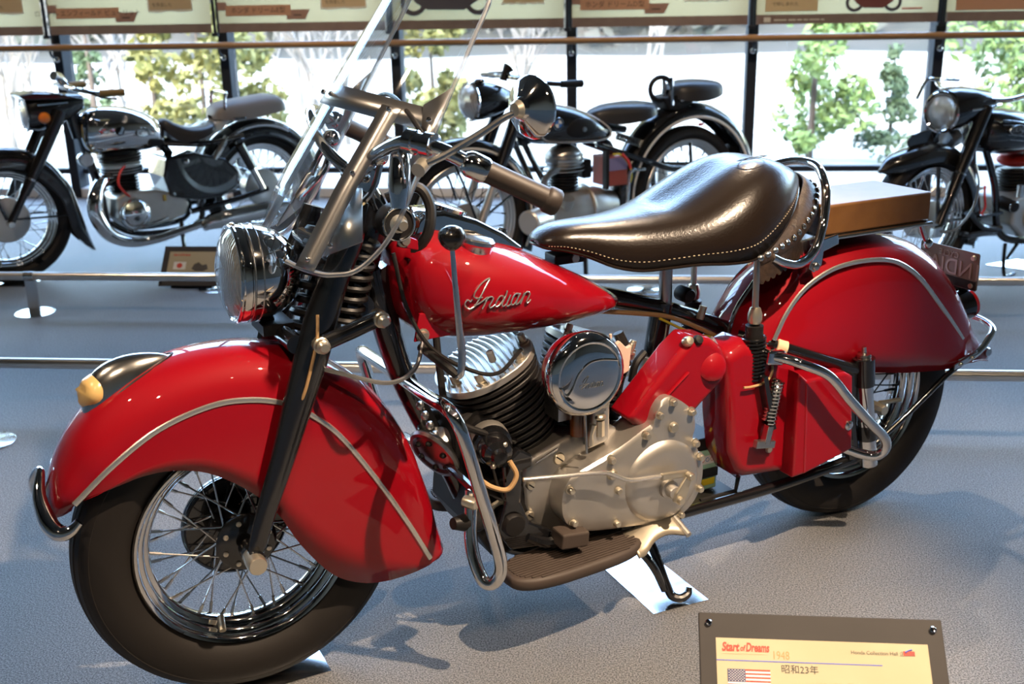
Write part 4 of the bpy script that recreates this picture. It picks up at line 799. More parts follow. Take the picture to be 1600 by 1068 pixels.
o = fr_.build('leather_fringe', LEATHER2, skirt, smooth=0); o['kind'] = 'stuff'
# chrome rail round the saddle back
GRP = [(1.165, -0.176, 0.776), (1.20, -0.176, 0.760), (1.25, -0.168, 0.750), (1.305, -0.152, 0.768), (1.342, -0.134, 0.822), (1.360, -0.118, 0.885), (1.372, -0.092, 0.920), (1.392, -0.045, 0.938), (1.398, 0, 0.942)]
gr = MB().tube(GRP + [(x, -y, z) for x, y, z in GRP[-2::-1]], 0.0105, 12, sm=6).build('grab_rail', CHROME, BIKE)
for sg in (-1, 1):
    MB().prism([(1.325, 0.775), (1.405, 0.790), (1.41, 0.765), (1.365, 0.752), (1.362, 0.72), (1.340, 0.705), (1.325, 0.715), (1.335, 0.75)], sg * 0.118, sg * 0.113).build('rail_bracket', CHROME, gr, smooth=0, bevel=0.003)
    MB().sphere((1.343, sg * 0.121, 0.72), (0.010, 0.005, 0.010), 14, 8).build('bracket_screw', STEEL, gr)
MB().lathe([(0.001, -0.005), (0.045, -0.005), (0.045, 0.005), (0.001, 0.005)], (1.03, 0, 0.775), (0, 0, 1), 24).build('seat_plate', BLACKM, seat)
MB().box((0.745, 0, 0.795), (0.075, 0.05, 0.022)).build('nose_bracket', BLACKM, seat, smooth=0, bevel=0.004)
MB().lathe([(0.001, -0.03), (0.009, -0.03), (0.009, 0.03), (0.001, 0.03)], (0.755, -0.0, 0.795), (0, 1, 0), 10).build('nose_bolt', CAD, seat)
# saddle support rods with springs
for sg in (-1, 1):
    rod = MB().tube([(1.171, sg * 0.118, 0.785), (1.173, sg * 0.118, 0.64)], 0.0075, 12).build('saddle_rod', CAD, BIKE)
    MB().lathe([(0.008, 0.0), (0.014, 0.004), (0.0165, 0.012), (0.0165, 0.026), (0.012, 0.040), (0.008, 0.042)], (1.173, sg * 0.118, 0.606), (0, 0, 1), 18).build('rod_nut', CAD, rod)
    MB().helix((1.175, sg * 0.118, 0.475), (1.173, sg * 0.118, 0.578), 0.0265, 0.0036, 12).build('saddle_spring', BLACK, rod)
    MB().tube([(1.175, sg * 0.118, 0.475), (1.173, sg * 0.118, 0.605)], 0.021, 14).build('spring_core', BLACKM, rod)
    MB().lathe([(0.012, 0.0), (0.018, 0.004), (0.020, 0.012), (0.014, 0.024)], (1.173, sg * 0.118, 0.578), (0, 0, 1), 16).build('spring_cap', BLACK, rod)

# ---- pillion pad, rack, plate, tail
pad = MB().box((1.548, 0, 0.818), (0.335, 0.196, 0.072)).build('pillion_pad', VINYL, BIKE, smooth=50, bevel=0.006, seg=3)
for sg in (-1, 1):
    part_tube('pad_rail', [(1.375, sg * 0.100, 0.776), (1.72, sg * 0.100, 0.776)], 0.0055, STEEL, sm=0, n=8, parent=pad)
    MB().tube([(1.70, sg * 0.085, 0.774), (1.715, sg * 0.085, 0.745), (1.73, sg * 0.085, 0.722)], 0.0065, 8, sm=3).build('pad_stay', CHROME, pad)
    MB().sphere((1.728, sg * 0.09, 0.722), (0.013, 0.009, 0.013), 12, 8).build('stay_bolt', CHROME, pad)
MB().box((1.548, 0, 0.779), (0.33, 0.19, 0.006)).build('rack_plate', BLACKM, pad, smooth=0)
PLM = mat('plate_steel', (0.20, 0.155, 0.13), 0.35, 0.5); PLD = mat('plate_emboss', (0.38, 0.31, 0.27), 0.3, 0.5)
lp = MB().prism([(-0.094, -0.05), (0.094, -0.05), (0.098, -0.046), (0.098, 0.046), (0.094, 0.05), (-0.094, 0.05), (-0.098, 0.046), (-0.098, -0.046)], -0.0012, 0.0012).build('number_plate', PLM, BIKE, smooth=0, label='embossed plate seen from behind')
lp.location = (1.912, 0.004, 0.622); lp.rotation_euler = (0, 0, pi / 2)
def ptext(body, size, x, z): text('embossed_lettering', body, size, PLD, lp, Matrix.Translation((x, 0.0012, z)) @ Matrix.Rotation(pi / 2, 4, 'X'), 'CENTER', 0.0022, sx=1.0)
ptext('CYCLE', 0.022, 0.0, 0.032); ptext('1NDIAN', 0.060, 0.0, -0.002)
MB().box((0, 0.003, -0.036), (0.19, 0.003, 0.022)).build('plate_bar', BLACKM, lp, smooth=0)
for x in (-0.082, 0.082):
    for z in (0.036, -0.037): MB().lathe([(0.001, 0.006), (0.006, 0.006), (0.008, 0.0), (0.001, 0.0)], (x, 0.002, z), (0, 1, 0), 10).build('plate_bolt', CAD, lp)
tl = MB().lathe([(0.001, -0.085), (0.030, -0.082), (0.040, -0.06), (0.043, -0.03), (0.043, 0.0), (0.001, 0.0)], (1.985, 0.0, 0.505), (1, 0, 0.12), 28).build('tail_light', BLACK, BIKE)
MB().lathe([(0.042, 0.0), (0.041, 0.012), (0.030, 0.024), (0.001, 0.030)], (1.985, 0.0, 0.505), (1, 0, 0.12), 28).build('red_lens', REDLENS, tl)
MB().tube([(1.90, 0, 0.55), (1.96, 0, 0.56), (1.985, 0, 0.53)], 0.012, 8, sm=3).build('lamp_arm', BLACK, tl)
rr_ = MB().tube([(1.845, -0.117, 0.397), (1.905, -0.120, 0.412), (1.965, -0.105, 0.438), (2.01, -0.075, 0.455), (2.03, 0, 0.462), (2.01, 0.075, 0.455), (1.965, 0.105, 0.438), (1.905, 0.120, 0.412), (1.845, 0.117, 0.397)], 0.0095, 12, sm=6).build('fender_guard_rail', CHROME, BIKE)
for sg in (-1, 1):
    MB().prism([(1.825, 0.382), (1.905, 0.405), (1.905, 0.422), (1.825, 0.398)], sg * 0.128, sg * 0.121).build('guard_bracket', CHROME, rr_, smooth=0, bevel=0.002)
    for x, z in ((1.845, 0.396), (1.885, 0.407)): MB().sphere((x, sg * 0.129, z), 0.006, 10, 6).build('bracket_bolt', STEEL, rr_)
    MB().lathe([(0.001, -0.012), (0.011, -0.012), (0.013, -0.004), (0.013, 0.02), (0.001, 0.02)], (1.992, sg * 0.078, 0.392), (0, -sg, 0.0), 10).build('tip_bolt', STEEL, rr_)

# ---- engine
def frame_of(o, up):
    """axes with z along 'up' (in the xz plane) and y kept"""
    z = V(up).normalized(); y = V(0, 1, 0); x = y.cross(z); return Matrix.Translation(o) @ Matrix((x, y, z)).transposed().to_4x4()
def oval(a, b, n=36, p=2.3): return [(a * math.copysign(abs(cos(t)) ** (2 / p), cos(t)), b * math.copysign(abs(sin(t)) ** (2 / p), sin(t))) for t in [2 * pi * i / n for i in range(n)]]
def slab(a, b, z0, z1, cx=0, cyy=0, n=36, rnd=0.0015):
    r = []
    for z, k in ((z0, rnd), (z0 + rnd, 0), (z1 - rnd, 0), (z1, rnd)): r.append([V(cx + x * (1 - k / a), cyy + y * (1 - k / b), z) for x, y in oval(a, b, n)])
    return MB().loft(r)
def cylinder(base, up, nf, a0, a1, b, name):
    M = frame_of(base, up); h = 0.0165
    cyl = slab(a0 * 0.82, b * 0.8, -0.03, nf * h + 0.004).build('cylinder', BLACKM, BIKE); cyl.matrix_local = M
    for i in range(nf):
        k = i / (nf - 1); a = a0 + (a1 - a0) * k
        f = slab(a, b * (0.86 + 0.14 * k), i * h + 0.003, i * h + 0.0125, cx=-0.006 * k).build('fin', BLACKM, cyl)
    zt = nf * h + 0.002
    hd_ = slab(a1 + 0.002, b * 1.01, zt, zt + 0.016, cx=-0.006).build('cylinder_head', ALU, BIKE); hd_.matrix_local = M
    n = 15
    for i in range(n):       # raised cooling ribs, gently curved in plan
        t = -1 + 2 * (i + 0.5) / n; xx = t * a1 * 0.93; L = b * sqrt(max(0.05, 1 - t * t)) * 0.97
        pts = [V(xx - 0.006 + 0.010 * sin(2.2 * u + 0.8) , u * L, zt + 0.016) for u in [-1 + 2 * q / 8 for q in range(9)]]
        rg = [[p + V(-0.0022, 0, -0.004), p + V(-0.0018, 0, 0.010 * (1 - 0.45 * abs(-1 + 2 * q / 8) ** 3)), p + V(0.0018, 0, 0.010 * (1 - 0.45 * abs(-1 + 2 * q / 8) ** 3)), p + V(0.0022, 0, -0.004)] for q, p in enumerate(pts)]
        MB().loft(rg).build('rib', ALU, hd_)
    for (bx, by) in ((-0.05, -0.075), (0.045, -0.082), (-0.085, -0.02), (0.085, -0.03)):
        MB().lathe([(0.001, 0.018), (0.0075, 0.018), (0.009, 0.012), (0.009, 0.0), (0.013, -0.001), (0.013, -0.006)], (bx, by, zt + 0.02), (0, 0, 1), 10).build('head_bolt', CAD, hd_)
    return cyl, M, zt
c1, M1, z1 = cylinder((0.628, 0, 0.412), (-0.40, 0, 0.92), 11, 0.082, 0.108, 0.108, 'front')
c2, M2, z2 = cylinder((0.745, 0, 0.412), (0.36, 0, 0.93), 11, 0.080, 0.098, 0.100, 'rear')
MB().tube([M1 @ V(0.0, -0.05, z1 + 0.03), M1 @ V(0.0, -0.055, z1 + 0.055)], 0.008, 8).build('spark_plug', WHITE, BIKE)
part_tube('ignition_lead', [M1 @ V(0.055, -0.085, z1 + 0.035), (0.50, -0.16, 0.622), (0.43, -0.16, 0.645), (0.36, -0.15, 0.70), (0.325, -0.13, 0.78), (0.312, -0.11, 0.88)], 0.0042, BLACKM, n=8)
part_tube('clutch_cable', [(0.12, -0.09, 0.69), (0.19, -0.15, 0.672), (0.26, -0.19, 0.655), (0.32, -0.17, 0.665), (0.36, -0.12, 0.70)], 0.0045, SATIN, n=8)
part_tube('brake_hose', [(0.40, -0.09, 0.70), (0.398, -0.11, 0.62), (0.402, -0.12, 0.56), (0.43, -0.12, 0.515), (0.50, -0.125, 0.475), (0.56, -0.11, 0.445)], 0.0075, BLACKM, n=10)
part_tube('tan_sleeve', [(0.150, -0.135, 0.79), (0.146, -0.142, 0.765), (0.14, -0.145, 0.735), (0.118, -0.14, 0.66), (0.105, -0.13, 0.625), (0.092, -0.11, 0.612)], 0.0032, WIRE_TAN, n=8)

# air cleaner with script cover
AC = V(0.672, -0.222, 0.605)
ac = MB().lathe([(0.001, 0.075), (0.060, 0.075), (0.072, 0.066), (0.0775, 0.052), (0.079, 0.030), (0.081, 0.024), (0.085, 0.020)], AC, (0, 1, 0), 56).build('air_cleaner', RED, BIKE)
MB().lathe([(0.0865, 0.026), (0.089, 0.022), (0.0895, 0.014), (0.087, 0.004), (0.081, -0.004), (0.073, -0.008), (0.070, -0.0078), (0.068, -0.0065), (0.066, -0.0075), (0.04, -0.0095), (0.001, -0.010)], AC, (0, 1, 0), 64).build('cleaner_cover', CHROME, ac, smooth=30)
sw = MB().tube([AC + V(x, -0.0098, z) for x, z in ((-0.068, -0.012), (-0.055, -0.030), (-0.042, -0.018), (-0.028, 0.010), (-0.005, 0.030), (0.025, 0.033), (0.062, 0.026))], 0.0024, 8, sm=6).build('cover_swage', CHROME, ac)
sb = MB()
for s_ in STROKES: sb.tube([(AC.x - 0.016 + (x - 0.51) * 0.40 + 0.018, AC.y - 0.0105, AC.z + (z - 0.785) * 0.45 - 0.010) for x, z in s_], 0.0008, 5, sm=2)
o = sb.build('script_badge', STEEL, ac); o['kind'] = 'stuff'
cb = MB().tube([(0.672, -0.10, 0.55), (0.672, -0.16, 0.58)], 0.03, 14).box((0.668, -0.12, 0.515), (0.05, 0.06, 0.06)).build('carburettor', SATIN, BIKE, smooth=40)
MB().tube([(0.682, -0.165, 0.515), (0.682, -0.165, 0.455)], 0.018, 14).build('fuel_bowl', AIRDARK, cb)
MB().lathe([(0.012, 0), (0.022, 0.002), (0.022, 0.012), (0.012, 0.014)], (0.682, -0.165, 0.508), (0, 0, 1), 14).build('bowl_ring', STEEL, cb)
MB().tube([(0.684, -0.188, 0.525), (0.688, -0.19, 0.42)], 0.0028, 6).build('choke_rod', STEEL, cb)
MB().prism([(0.728, 0.535), (0.760, 0.535), (0.766, 0.50), (0.766, 0.42), (0.715, 0.41), (0.722, 0.47)], -0.155, -0.115).build('engine_mount', ALU, BIKE, smooth=0, bevel=0.005)
MB().lathe([(0.001, -0.016), (0.010, -0.015), (0.012, -0.010), (0.012, 0.0)], (0.748, -0.152, 0.512), (0, 1, 0), 14).build('mount_bolt', CAD, BIKE)
MB().tube([(0.815, -0.075, 0.63), (0.815, -0.075, 0.575)], 0.004, 6).prism([(0.765, 0.570), (0.770, 0.610), (0.785, 0.628), (0.80, 0.617), (0.815, 0.624), (0.832, 0.606), (0.845, 0.610), (0.838, 0.552), (0.815, 0.545)], -0.115, -0.104).build('war_tag', mat('pink_tag', (0.62, 0.44, 0.36), 0.6), BIKE, smooth=0, bevel=0.002)
part_tube('rear_pipe', [(0.85, -0.05, 0.62), (0.865, -0.06, 0.57), (0.845, -0.06, 0.50), (0.84, -0.05, 0.42)], 0.012, BLACKM)
tr1 = MB().tube([(0.742, -0.15, 0.435), (0.742, -0.15, 0.47)], 0.012, 8).build('oil_filler', CAD, BIKE)
MB().sphere((0.742, -0.15, 0.478), (0.015, 0.015, 0.008), 14, 8).build('filler_cap', CAD, tr1)
MB().tube([(0.71, -0.165, 0.425), (0.712, -0.165, 0.448), (0.718, -0.165, 0.47)], [0.009, 0.006, 0.009], 8).build('oil_tap', CAD, BIKE)

# crankcase, primary case
cc = MB().prism([(0.575, 0.300), (0.572, 0.375), (0.590, 0.402), (0.66, 0.428), (0.72, 0.440), (0.80, 0.430), (0.86, 0.41), (0.88, 0.26), (0.80, 0.20), (0.64, 0.205), (0.595, 0.240)], -0.128, 0.12, 0.012, 0.008).build('crankcase', ALU, BIKE, smooth=40, bevel=0.006)
MB().prism([(0.600, 0.392), (0.652, 0.413), (0.652, 0.417), (0.600, 0.396)], -0.1305, -0.127).build('cast_bar', SATIN, cc, smooth=0)
for (x, z, r) in ((0.655, 0.392, 0.014), (0.586, 0.345, 0.010), (0.583, 0.275, 0.010), (0.755, 0.395, 0.012)):
    MB().lathe([(0.001, -0.006), (r * 0.85, -0.006), (r, -0.003), (r, 0.003)], (x, -0.128, z), (0, 1, 0), 16).build('case_screw', CAD, cc)
    MB().box((x, -0.1342, z), (r * 1.5, 0.001, 0.003), Matrix.Rotation(radians(40), 3, 'Y')).build('screw_slot', BLACKM, cc, smooth=0)
PO = [(0.632, 0.300), (0.634, 0.335), (0.652, 0.368), (0.690, 0.385), (0.770, 0.412), (0.832, 0.442), (0.852, 0.452), (0.862, 0.480), (0.880, 0.502), (0.905, 0.503), (0.940, 0.480), (0.962, 0.455), (0.968, 0.420), (0.962, 0.395), (0.972, 0.375), (0.990, 0.335), (0.993, 0.300), (0.985, 0.262), (0.965, 0.232), (0.935, 0.213), (0.900, 0.207), (0.860, 0.212), (0.76, 0.224), (0.690, 0.236), (0.655, 0.252), (0.638, 0.275)]
PO = [(p.x, p.y) for p in spline([(x, z, 0) for x, z in PO], 3, True)]
pc = MB().prism(PO, -0.190, -0.10, 0.010, 0.006).build('primary_cover', ALU, BIKE, smooth=40)
MB().lathe([(0.001, -0.014), (0.070, -0.013), (0.086, -0.009), (0.096, 0.000), (0.101, 0.010)], (0.880, -0.190, 0.312), (0, 1, 0), 56).build('clutch_dome', ALU, pc)
for (x, z) in ((0.648, 0.345), (0.655, 0.268), (0.748, 0.392), (0.765, 0.318), (0.762, 0.240), (0.835, 0.430), (0.868, 0.470), (0.902, 0.494), (0.952, 0.462), (0.965, 0.385), (0.978, 0.350), (0.980, 0.272), (0.93, 0.220)):
    MB().lathe([(0.001, -0.012), (0.006, -0.012), (0.008, -0.009), (0.008, -0.001), (0.0105, 0.0), (0.0105, 0.004)], (x, -0.190, z), (0, 1, 0), 12).build('cover_bolt', CAD, pc)
MB().lathe([(0.001, -0.008), (0.009, -0.008), (0.012, -0.004), (0.013, 0.0)], (0.905, -0.191, 0.435), (0, 1, 0), 14).build('inspection_plug', CAD, pc)
MB().lathe([(0.001, -0.008), (0.009, -0.008), (0.012, -0.004), (0.013, 0.0)], (0.75, -0.191, 0.358), (0, 1, 0), 14).build('inspection_plug', CAD, pc)
MB().lathe([(0.001, -0.03), (0.013, -0.03), (0.015, -0.026), (0.015, -0.012), (0.021, -0.010), (0.022, 0.0)], (0.885, -0.204, 0.300), (0, 1, 0), 20).build('clutch_boss', ALU, pc)
cr = MB().tube([(0.530, -0.205, 0.402), (0.60, -0.215, 0.397), (0.700, -0.222, 0.386), (0.735, -0.222, 0.372), (0.775, -0.224, 0.352), (0.85, -0.226, 0.345)], 0.0052, 10, sm=4).build('clutch_rod', TRIM, BIKE)
MB().box((0.885, -0.228, 0.341), (0.07, 0.012, 0.015), Matrix.Rotation(radians(5), 3, 'Y')).build('rod_clevis', CAD, cr, smooth=0, bevel=0.003)
MB().prism([(0.915, 0.343), (0.928, 0.335), (0.910, 0.285), (0.895, 0.270), (0.878, 0.283), (0.885, 0.302)], -0.240, -0.232).build('clutch_arm', CAD, cr, smooth=0, bevel=0.002)
for x, z in ((0.918, 0.336), (0.893, 0.285)): MB().lathe([(0.001, -0.012), (0.007, -0.012), (0.009, -0.008), (0.009, 0.006)], (x, -0.238, z), (0, 1, 0), 12).build('arm_bolt', CAD, cr)
# black pedal bracket left of the case
pb = MB().prism([(0.505, 0.42), (0.545, 0.45), (0.575, 0.43), (0.572, 0.405), (0.550, 0.40), (0.545, 0.33), (0.565, 0.28), (0.62, 0.245), (0.60, 0.215), (0.52, 0.225), (0.49, 0.27), (0.51, 0.34)], -0.165, -0.14).build('pedal_bracket', BLACK, BIKE, smooth=0, bevel=0.005)
MB().lathe([(0.001, -0.014), (0.022, -0.012), (0.026, -0.006), (0.026, 0.004)], (0.525, -0.165, 0.285), (0, 1, 0), 20).build('bracket_boss', BLACKM, pb)
MB().torus((0.505, -0.150, 0.305), 0.030, 0.006, (0, 1, 0), 24, 8).build('return_spring', CAD, pb)
MB().box((0.645, -0.195, 0.240), (0.066, 0.05, 0.034), Matrix.Rotation(radians(6), 3, 'Y')).build('pedal_rubber', PAD, pb, smooth=0, bevel=0.004)
MB().tube([(0.56, -0.16, 0.245), (0.60, -0.17, 0.225), (0.64, -0.19, 0.232)], 0.012, 8, sm=3).build('pedal_arm', BLACK, pb)
# generator and regulator
gn = MB().lathe([(0.001, -0.095), (0.014, -0.094), (0.018, -0.085), (0.030, -0.078), (0.035, -0.066), (0.036, -0.045), (0.042, -0.042), (0.0425, -0.020), (0.042, -0.018), (0.042, 0.12), (0.001, 0.12)], (0.508, -0.085, 0.455), (0.15, 1, 0.1), 32).build('generator', BLACK, BIKE)
MB().lathe([(0.0428, -0.028), (0.0435, -0.026), (0.0435, -0.006), (0.0428, -0.004)], (0.508, -0.085, 0.455), (0.15, 1, 0.1), 32).build('generator_band', ALU, gn)
for x, z in ((0.015, 0.02), (-0.012, -0.022)): MB().sphere((0.495 + x, -0.165, 0.448 + z), 0.0065, 10, 6).build('terminal_screw', CAD, gn)
part_tube('generator_wire', [(0.515, -0.175, 0.435), (0.525, -0.185, 0.405), (0.505, -0.185, 0.378), (0.475, -0.175, 0.385), (0.455, -0.16, 0.40)], 0.0055, WIRE_TAN, n=8)
part_tube('generator_wire', [(0.48, -0.165, 0.43), (0.486, -0.175, 0.39), (0.495, -0.18, 0.355), (0.47, -0.17, 0.37)], 0.003, BLACKM, n=6)
MB().prism([(0.44, 0.50), (0.50, 0.52), (0.545, 0.48), (0.57, 0.42), (0.54, 0.34), (0.47, 0.33), (0.44, 0.40)], -0.075, 0.10).build('timing_chest', BLACKM, BIKE, smooth=0, bevel=0.01)
MB().prism([(0.47, 0.36), (0.55, 0.38), (0.60, 0.30), (0.62, 0.20), (0.50, 0.19), (0.46, 0.26)], -0.12, 0.12).build('front_engine_plate', BLACKM, BIKE, smooth=0, bevel=0.008)
# horn
HX = V(-0.82, -0.36, -0.42).normalized(); HC = V(0.412, -0.035, 0.424)
hn = MB().lathe([(0.001, -0.045), (0.03, -0.045), (0.034, -0.04), (0.034, -0.01), (0.055, -0.006), (0.062, 0.0), (0.064, 0.006), (0.060, 0.012), (0.052, 0.013), (0.046, 0.009), (0.030, 0.014), (0.012, 0.018), (0.001, 0.019)], HC, HX, 48).build('horn', SATIN, BIKE)
for k in range(6):
    a = 2 * pi * k / 6; u = HX.orthogonal().normalized(); w = HX.cross(u); p = HC + HX * 0.0125 + (u * cos(a) + w * sin(a)) * 0.038
    MB().sphere(p, (0.008, 0.008, 0.006), 8, 6).build('horn_slot', BLACKM, hn)
MB().tube([HC + V(-0.02, 0.03, 0.08), HC + V(0.03, 0.06, 0.055)], 0.013, 12).build('horn_tube', SATIN, hn)
for k in range(5): MB().sphere((0.375 + 0.010 * k, -0.05, 0.540 - 0.024 * k), (0.009, 0.008, 0.010), 10, 6).build('loom_clip', SATIN, BIKE)

# ---- red panels
MB().prism([(0.806, 0.462), (0.840, 0.430), (0.975, 0.438), (1.062, 0.508), (1.070, 0.545), (1.052, 0.585), (1.018, 0.612), (0.972, 0.620), (0.935, 0.592)], -0.165, -0.085, 0.012, 0.010).build('chain_guard', RED, BIKE, smooth=40, bevel=0.006, seg=3)
MB().lathe([(0.034, 0.0), (0.032, -0.008), (0.024, -0.014), (0.001, -0.016)], (1.022, -0.162, 0.545), (0.3, 1, -0.3), 32).build('guard_boss', RED, BIKE)
MB().tube([(0.885, -0.166, 0.487), (0.958, -0.166, 0.545)], 0.006, 8, flat=0.4, up=(0, 1, 0)).build('guard_rib', RED, BIKE)
for x, z, m_ in ((0.960, 0.612, CAD), (0.985, 0.610, BLACKM)): MB().lathe([(0.001, -0.012), (0.009, -0.011), (0.012, -0.004), (0.012, 0.006)], (x, -0.158, z), (0, 1, -0.6), 14).build('guard_bolt', m_, BIKE)
op = []
for x, z in ((1.075, 0.56), (1.082, 0.40), (1.095, 0.30), (1.125, 0.245), (1.15, 0.228), (1.30, 0.214), (1.30, 0.50), (1.20, 0.555), (1.13, 0.58)): op.append((x, z))
sp_ = MB().prism(op, -0.140, -0.045, 0.02, 0.03).build('oil_tank', RED, BIKE, smooth=40, bevel=0.014, seg=4)
MB().lathe([(0.001, -0.006), (0.007, -0.005), (0.009, 0.0), (0.009, 0.004)], (1.215, -0.142, 0.298), (0, 1, 0), 12).build('panel_screw', CAD, sp_)
tb = MB().prism([(1.262, 0.492), (1.285, 0.470), (1.405, 0.468), (1.428, 0.455), (1.445, 0.262), (1.300, 0.228), (1.262, 0.226)], -0.178, -0.05, 0.006, 0.005).build('tool_box', RED, BIKE, smooth=40, bevel=0.005, seg=3)
MB().tube([(1.285, -0.1775, 0.462), (1.296, -0.1775, 0.235)], 0.0035, 8).build('box_seam', RED, tb)
MB().lathe([(0.001, -0.006), (0.006, -0.007), (0.012, -0.004), (0.013, 0.0), (0.013, 0.004)], (1.424, -0.178, 0.330), (0, 1, 0), 18).build('box_lock', CHROME, tb)
# stand spring and bracket
ss = MB().helix((1.222, -0.150, 0.475), (1.198, -0.155, 0.375), 0.0145, 0.0042, 12).build('return_spring', CHROME, BIKE)
MB().box((1.192, -0.150, 0.425), (0.012, 0.03, 0.14), Matrix.Rotation(radians(-14), 3, 'Y')).build('spring_plate', BLACK, ss, smooth=0)
MB().box((1.192, -0.160, 0.348), (0.016, 0.02, 0.045), Matrix.Rotation(radians(12), 3, 'Y')).build('spring_hook', STEEL, ss, smooth=0, bevel=0.002)
MB().box((1.185, -0.160, 0.325), (0.055, 0.016, 0.018), Matrix.Rotation(radians(10), 3, 'Y')).build('hook_plate', SATIN, ss, smooth=0, bevel=0.002)
part_tube('rod_wire', [(1.205, -0.135, 0.53), (1.21, -0.145, 0.50), (1.19, -0.15, 0.475), (1.15, -0.15, 0.47), (1.125, -0.15, 0.472)], 0.003, WIRE_TAN, n=6)
MB().lathe([(0.0155, -0.014), (0.0185, -0.013), (0.0185, 0.013), (0.0155, 0.014)], (1.262, -0.106, 0.535), (V(1.30, -0.118, 0.520) - V(1.235, -0.095, 0.545)), 20).build('tape_wrap', TAN, BIKE)
# battery
bt = MB().box((1.090, 0.0, 0.235), (0.085, 0.11, 0.105)).build('battery', BATT, BIKE, smooth=0, bevel=0.004)
MB().box((1.090, 0.0, 0.303), (0.088, 0.112, 0.032)).build('battery_lid', BLACKM, bt, smooth=0, bevel=0.004)
MB().box((1.098, -0.0560, 0.262), (0.058, 0.001, 0.022)).build('warning_label', WHITE, bt, smooth=0)
for k, m_ in enumerate((REDINK, BMWBLUE, REDINK)): MB().lathe([(0.0045, 0), (0.0055, 0.0), (0.0055, 0.0008), (0.0045, 0.0008)], (1.088 + 0.014 * k, -0.0572, 0.263), (0, 1, 0), 14, closed=True).build('label_symbol', m_, bt)
MB().box((1.070, -0.0562, 0.258), (0.018, 0.0012, 0.03)).build('yellow_label', YELLOW, bt, smooth=0)
MB().box((1.090, -0.0562, 0.204), (0.07, 0.0012, 0.016)).build('yellow_label', YELLOW, bt, smooth=0)
MB().box((1.090, -0.0575, 0.228), (0.084, 0.004, 0.022)).build('battery_strap', BLACKM, bt, smooth=0)
MB().box((1.060, -0.050, 0.313), (0.016, 0.01, 0.016)).build('terminal_cap', YELLOW, bt, smooth=0)
MB().box((1.09, -0.02, 0.176), (0.15, 0.17, 0.006)).build('battery_tray', BLACKM, bt, smooth=0)
MB().tube([(1.06, -0.09, 0.178), (1.16, -0.095, 0.183), (1.17, -0.09, 0.215), (1.15, -0.085, 0.235)], 0.006, 8).build('tray_hook', BLACKM, bt)

# ---- crash bars
CB = [(0.420, -0.195, 0.40), (0.412, -0.205, 0.355), (0.403, -0.220, 0.305), (0.402, -0.242, 0.262), (0.410, -0.264, 0.232), (0.426, -0.280, 0.236), (0.436, -0.287, 0.275), (0.418, -0.286, 0.36), (0.398, -0.282, 0.44), (0.374, -0.278, 0.54), (0.360, -0.268, 0.588), (0.352, -0.235, 0.605), (0.352, -0.15, 0.598)]
CBF = [(0.352, 0.15, 0.585), (0.355, 0.235, 0.578), (0.365, 0.268, 0.555), (0.380, 0.278, 0.50), (0.402, 0.282, 0.42), (0.44, 0.28, 0.33), (0.475, 0.27, 0.245), (0.48, 0.25, 0.215), (0.465, 0.23, 0.24), (0.44, 0.215, 0.31), (0.425, 0.205, 0.37)]
MB().tube(CB + CBF, 0.0135, 14, sm=6).build('crash_bar', CHROME, BIKE)
MB().tube([(0.425, -0.20, 0.40), (0.43, 0.0, 0.40), (0.43, 0.20, 0.37)], 0.010, 10).build('bar_crossmember', BLACK, BIKE)
MB().lathe([(0.001, -0.03), (0.010, -0.029), (0.013, -0.022), (0.013, 0.0)], (0.398, -0.21, 0.388), (-0.5, 1, 0), 12).build('crossmember_bolt', CAD, BIKE)
MB().tube([(0.37, -0.21, 0.345), (0.41, -0.20, 0.335), (0.44, -0.17, 0.32)], [0.012, 0.022, 0.026], 12, sm=4).build('bar_foot', BLACKM, BIKE)
for sg in (-1, 1):
    SB = [(1.195, 0.150, 0.535), (1.215, 0.175, 0.535), (1.25, 0.205, 0.522), (1.31, 0.222, 0.490), (1.375, 0.226, 0.420), (1.45, 0.226, 0.345), (1.497, 0.224, 0.300), (1.512, 0.218, 0.268), (1.500, 0.205, 0.245), (1.47, 0.185, 0.247), (1.42, 0.150, 0.268), (1.40, 0.12, 0.278)]
    sb_ = MB().tube([(x, sg * y, z) for x, y, z in SB], [0.011] + [0.0125] * 11, 14, sm=6).build('saddlebag_guard', CHROME, BIKE)
    MB().box((1.205, sg * 0.152, 0.533), (0.05, 0.03, 0.036), Matrix.Rotation(radians(10), 3, 'Y')).build('guard_clamp', CHROME, sb_, smooth=0, bevel=0.007, seg=3)
    MB().lathe([(0.015, -0.006), (0.019, -0.005), (0.019, 0.005), (0.015, 0.006)], (1.415, sg * 0.146, 0.270), (0.05, -sg * 0.035, 0.02), 18).build('guard_collar', CAD, sb_)

# ---- floorboards, heel plate, stand
def board(sg, name):
    f = MB(); out = oval(0.170, 0.066, 40, 3.0); r = []
    for z, k in ((0.0, 0.004), (0.004, 0), (0.020, 0), (0.025, 0.004), (0.0265, 0.010)): r.append([V(x * (1 - k / 0.17), y * (1 - k / 0.066), z) for x, y in out])
    fb = MB().loft(r).build('floorboard', PAD, BIKE, smooth=50)
    fb.location = (0.652, sg * 0.192, 0.172); fb.rotation_euler = (0, radians(1.0), radians(-6) * -sg * -1)
    for k in range(13):
        y = -0.051 + 0.0085 * k; L = 0.156 * sqrt(max(0.1, 1 - abs(y / 0.066) ** 3))
        MB().box((0, y, 0.0275), (2 * L, 0.0048, 0.003)).build('tread_rib', PAD, fb, smooth=0, bevel=0.001)
    return fb
board(-1, 'l'); board(1, 'r')
rg = []
HPN = [(0.790, -0.242, 0.172), (0.812, -0.236, 0.172), (0.845, -0.220, 0.188), (0.880, -0.220, 0.196), (0.915, -0.235, 0.192)]
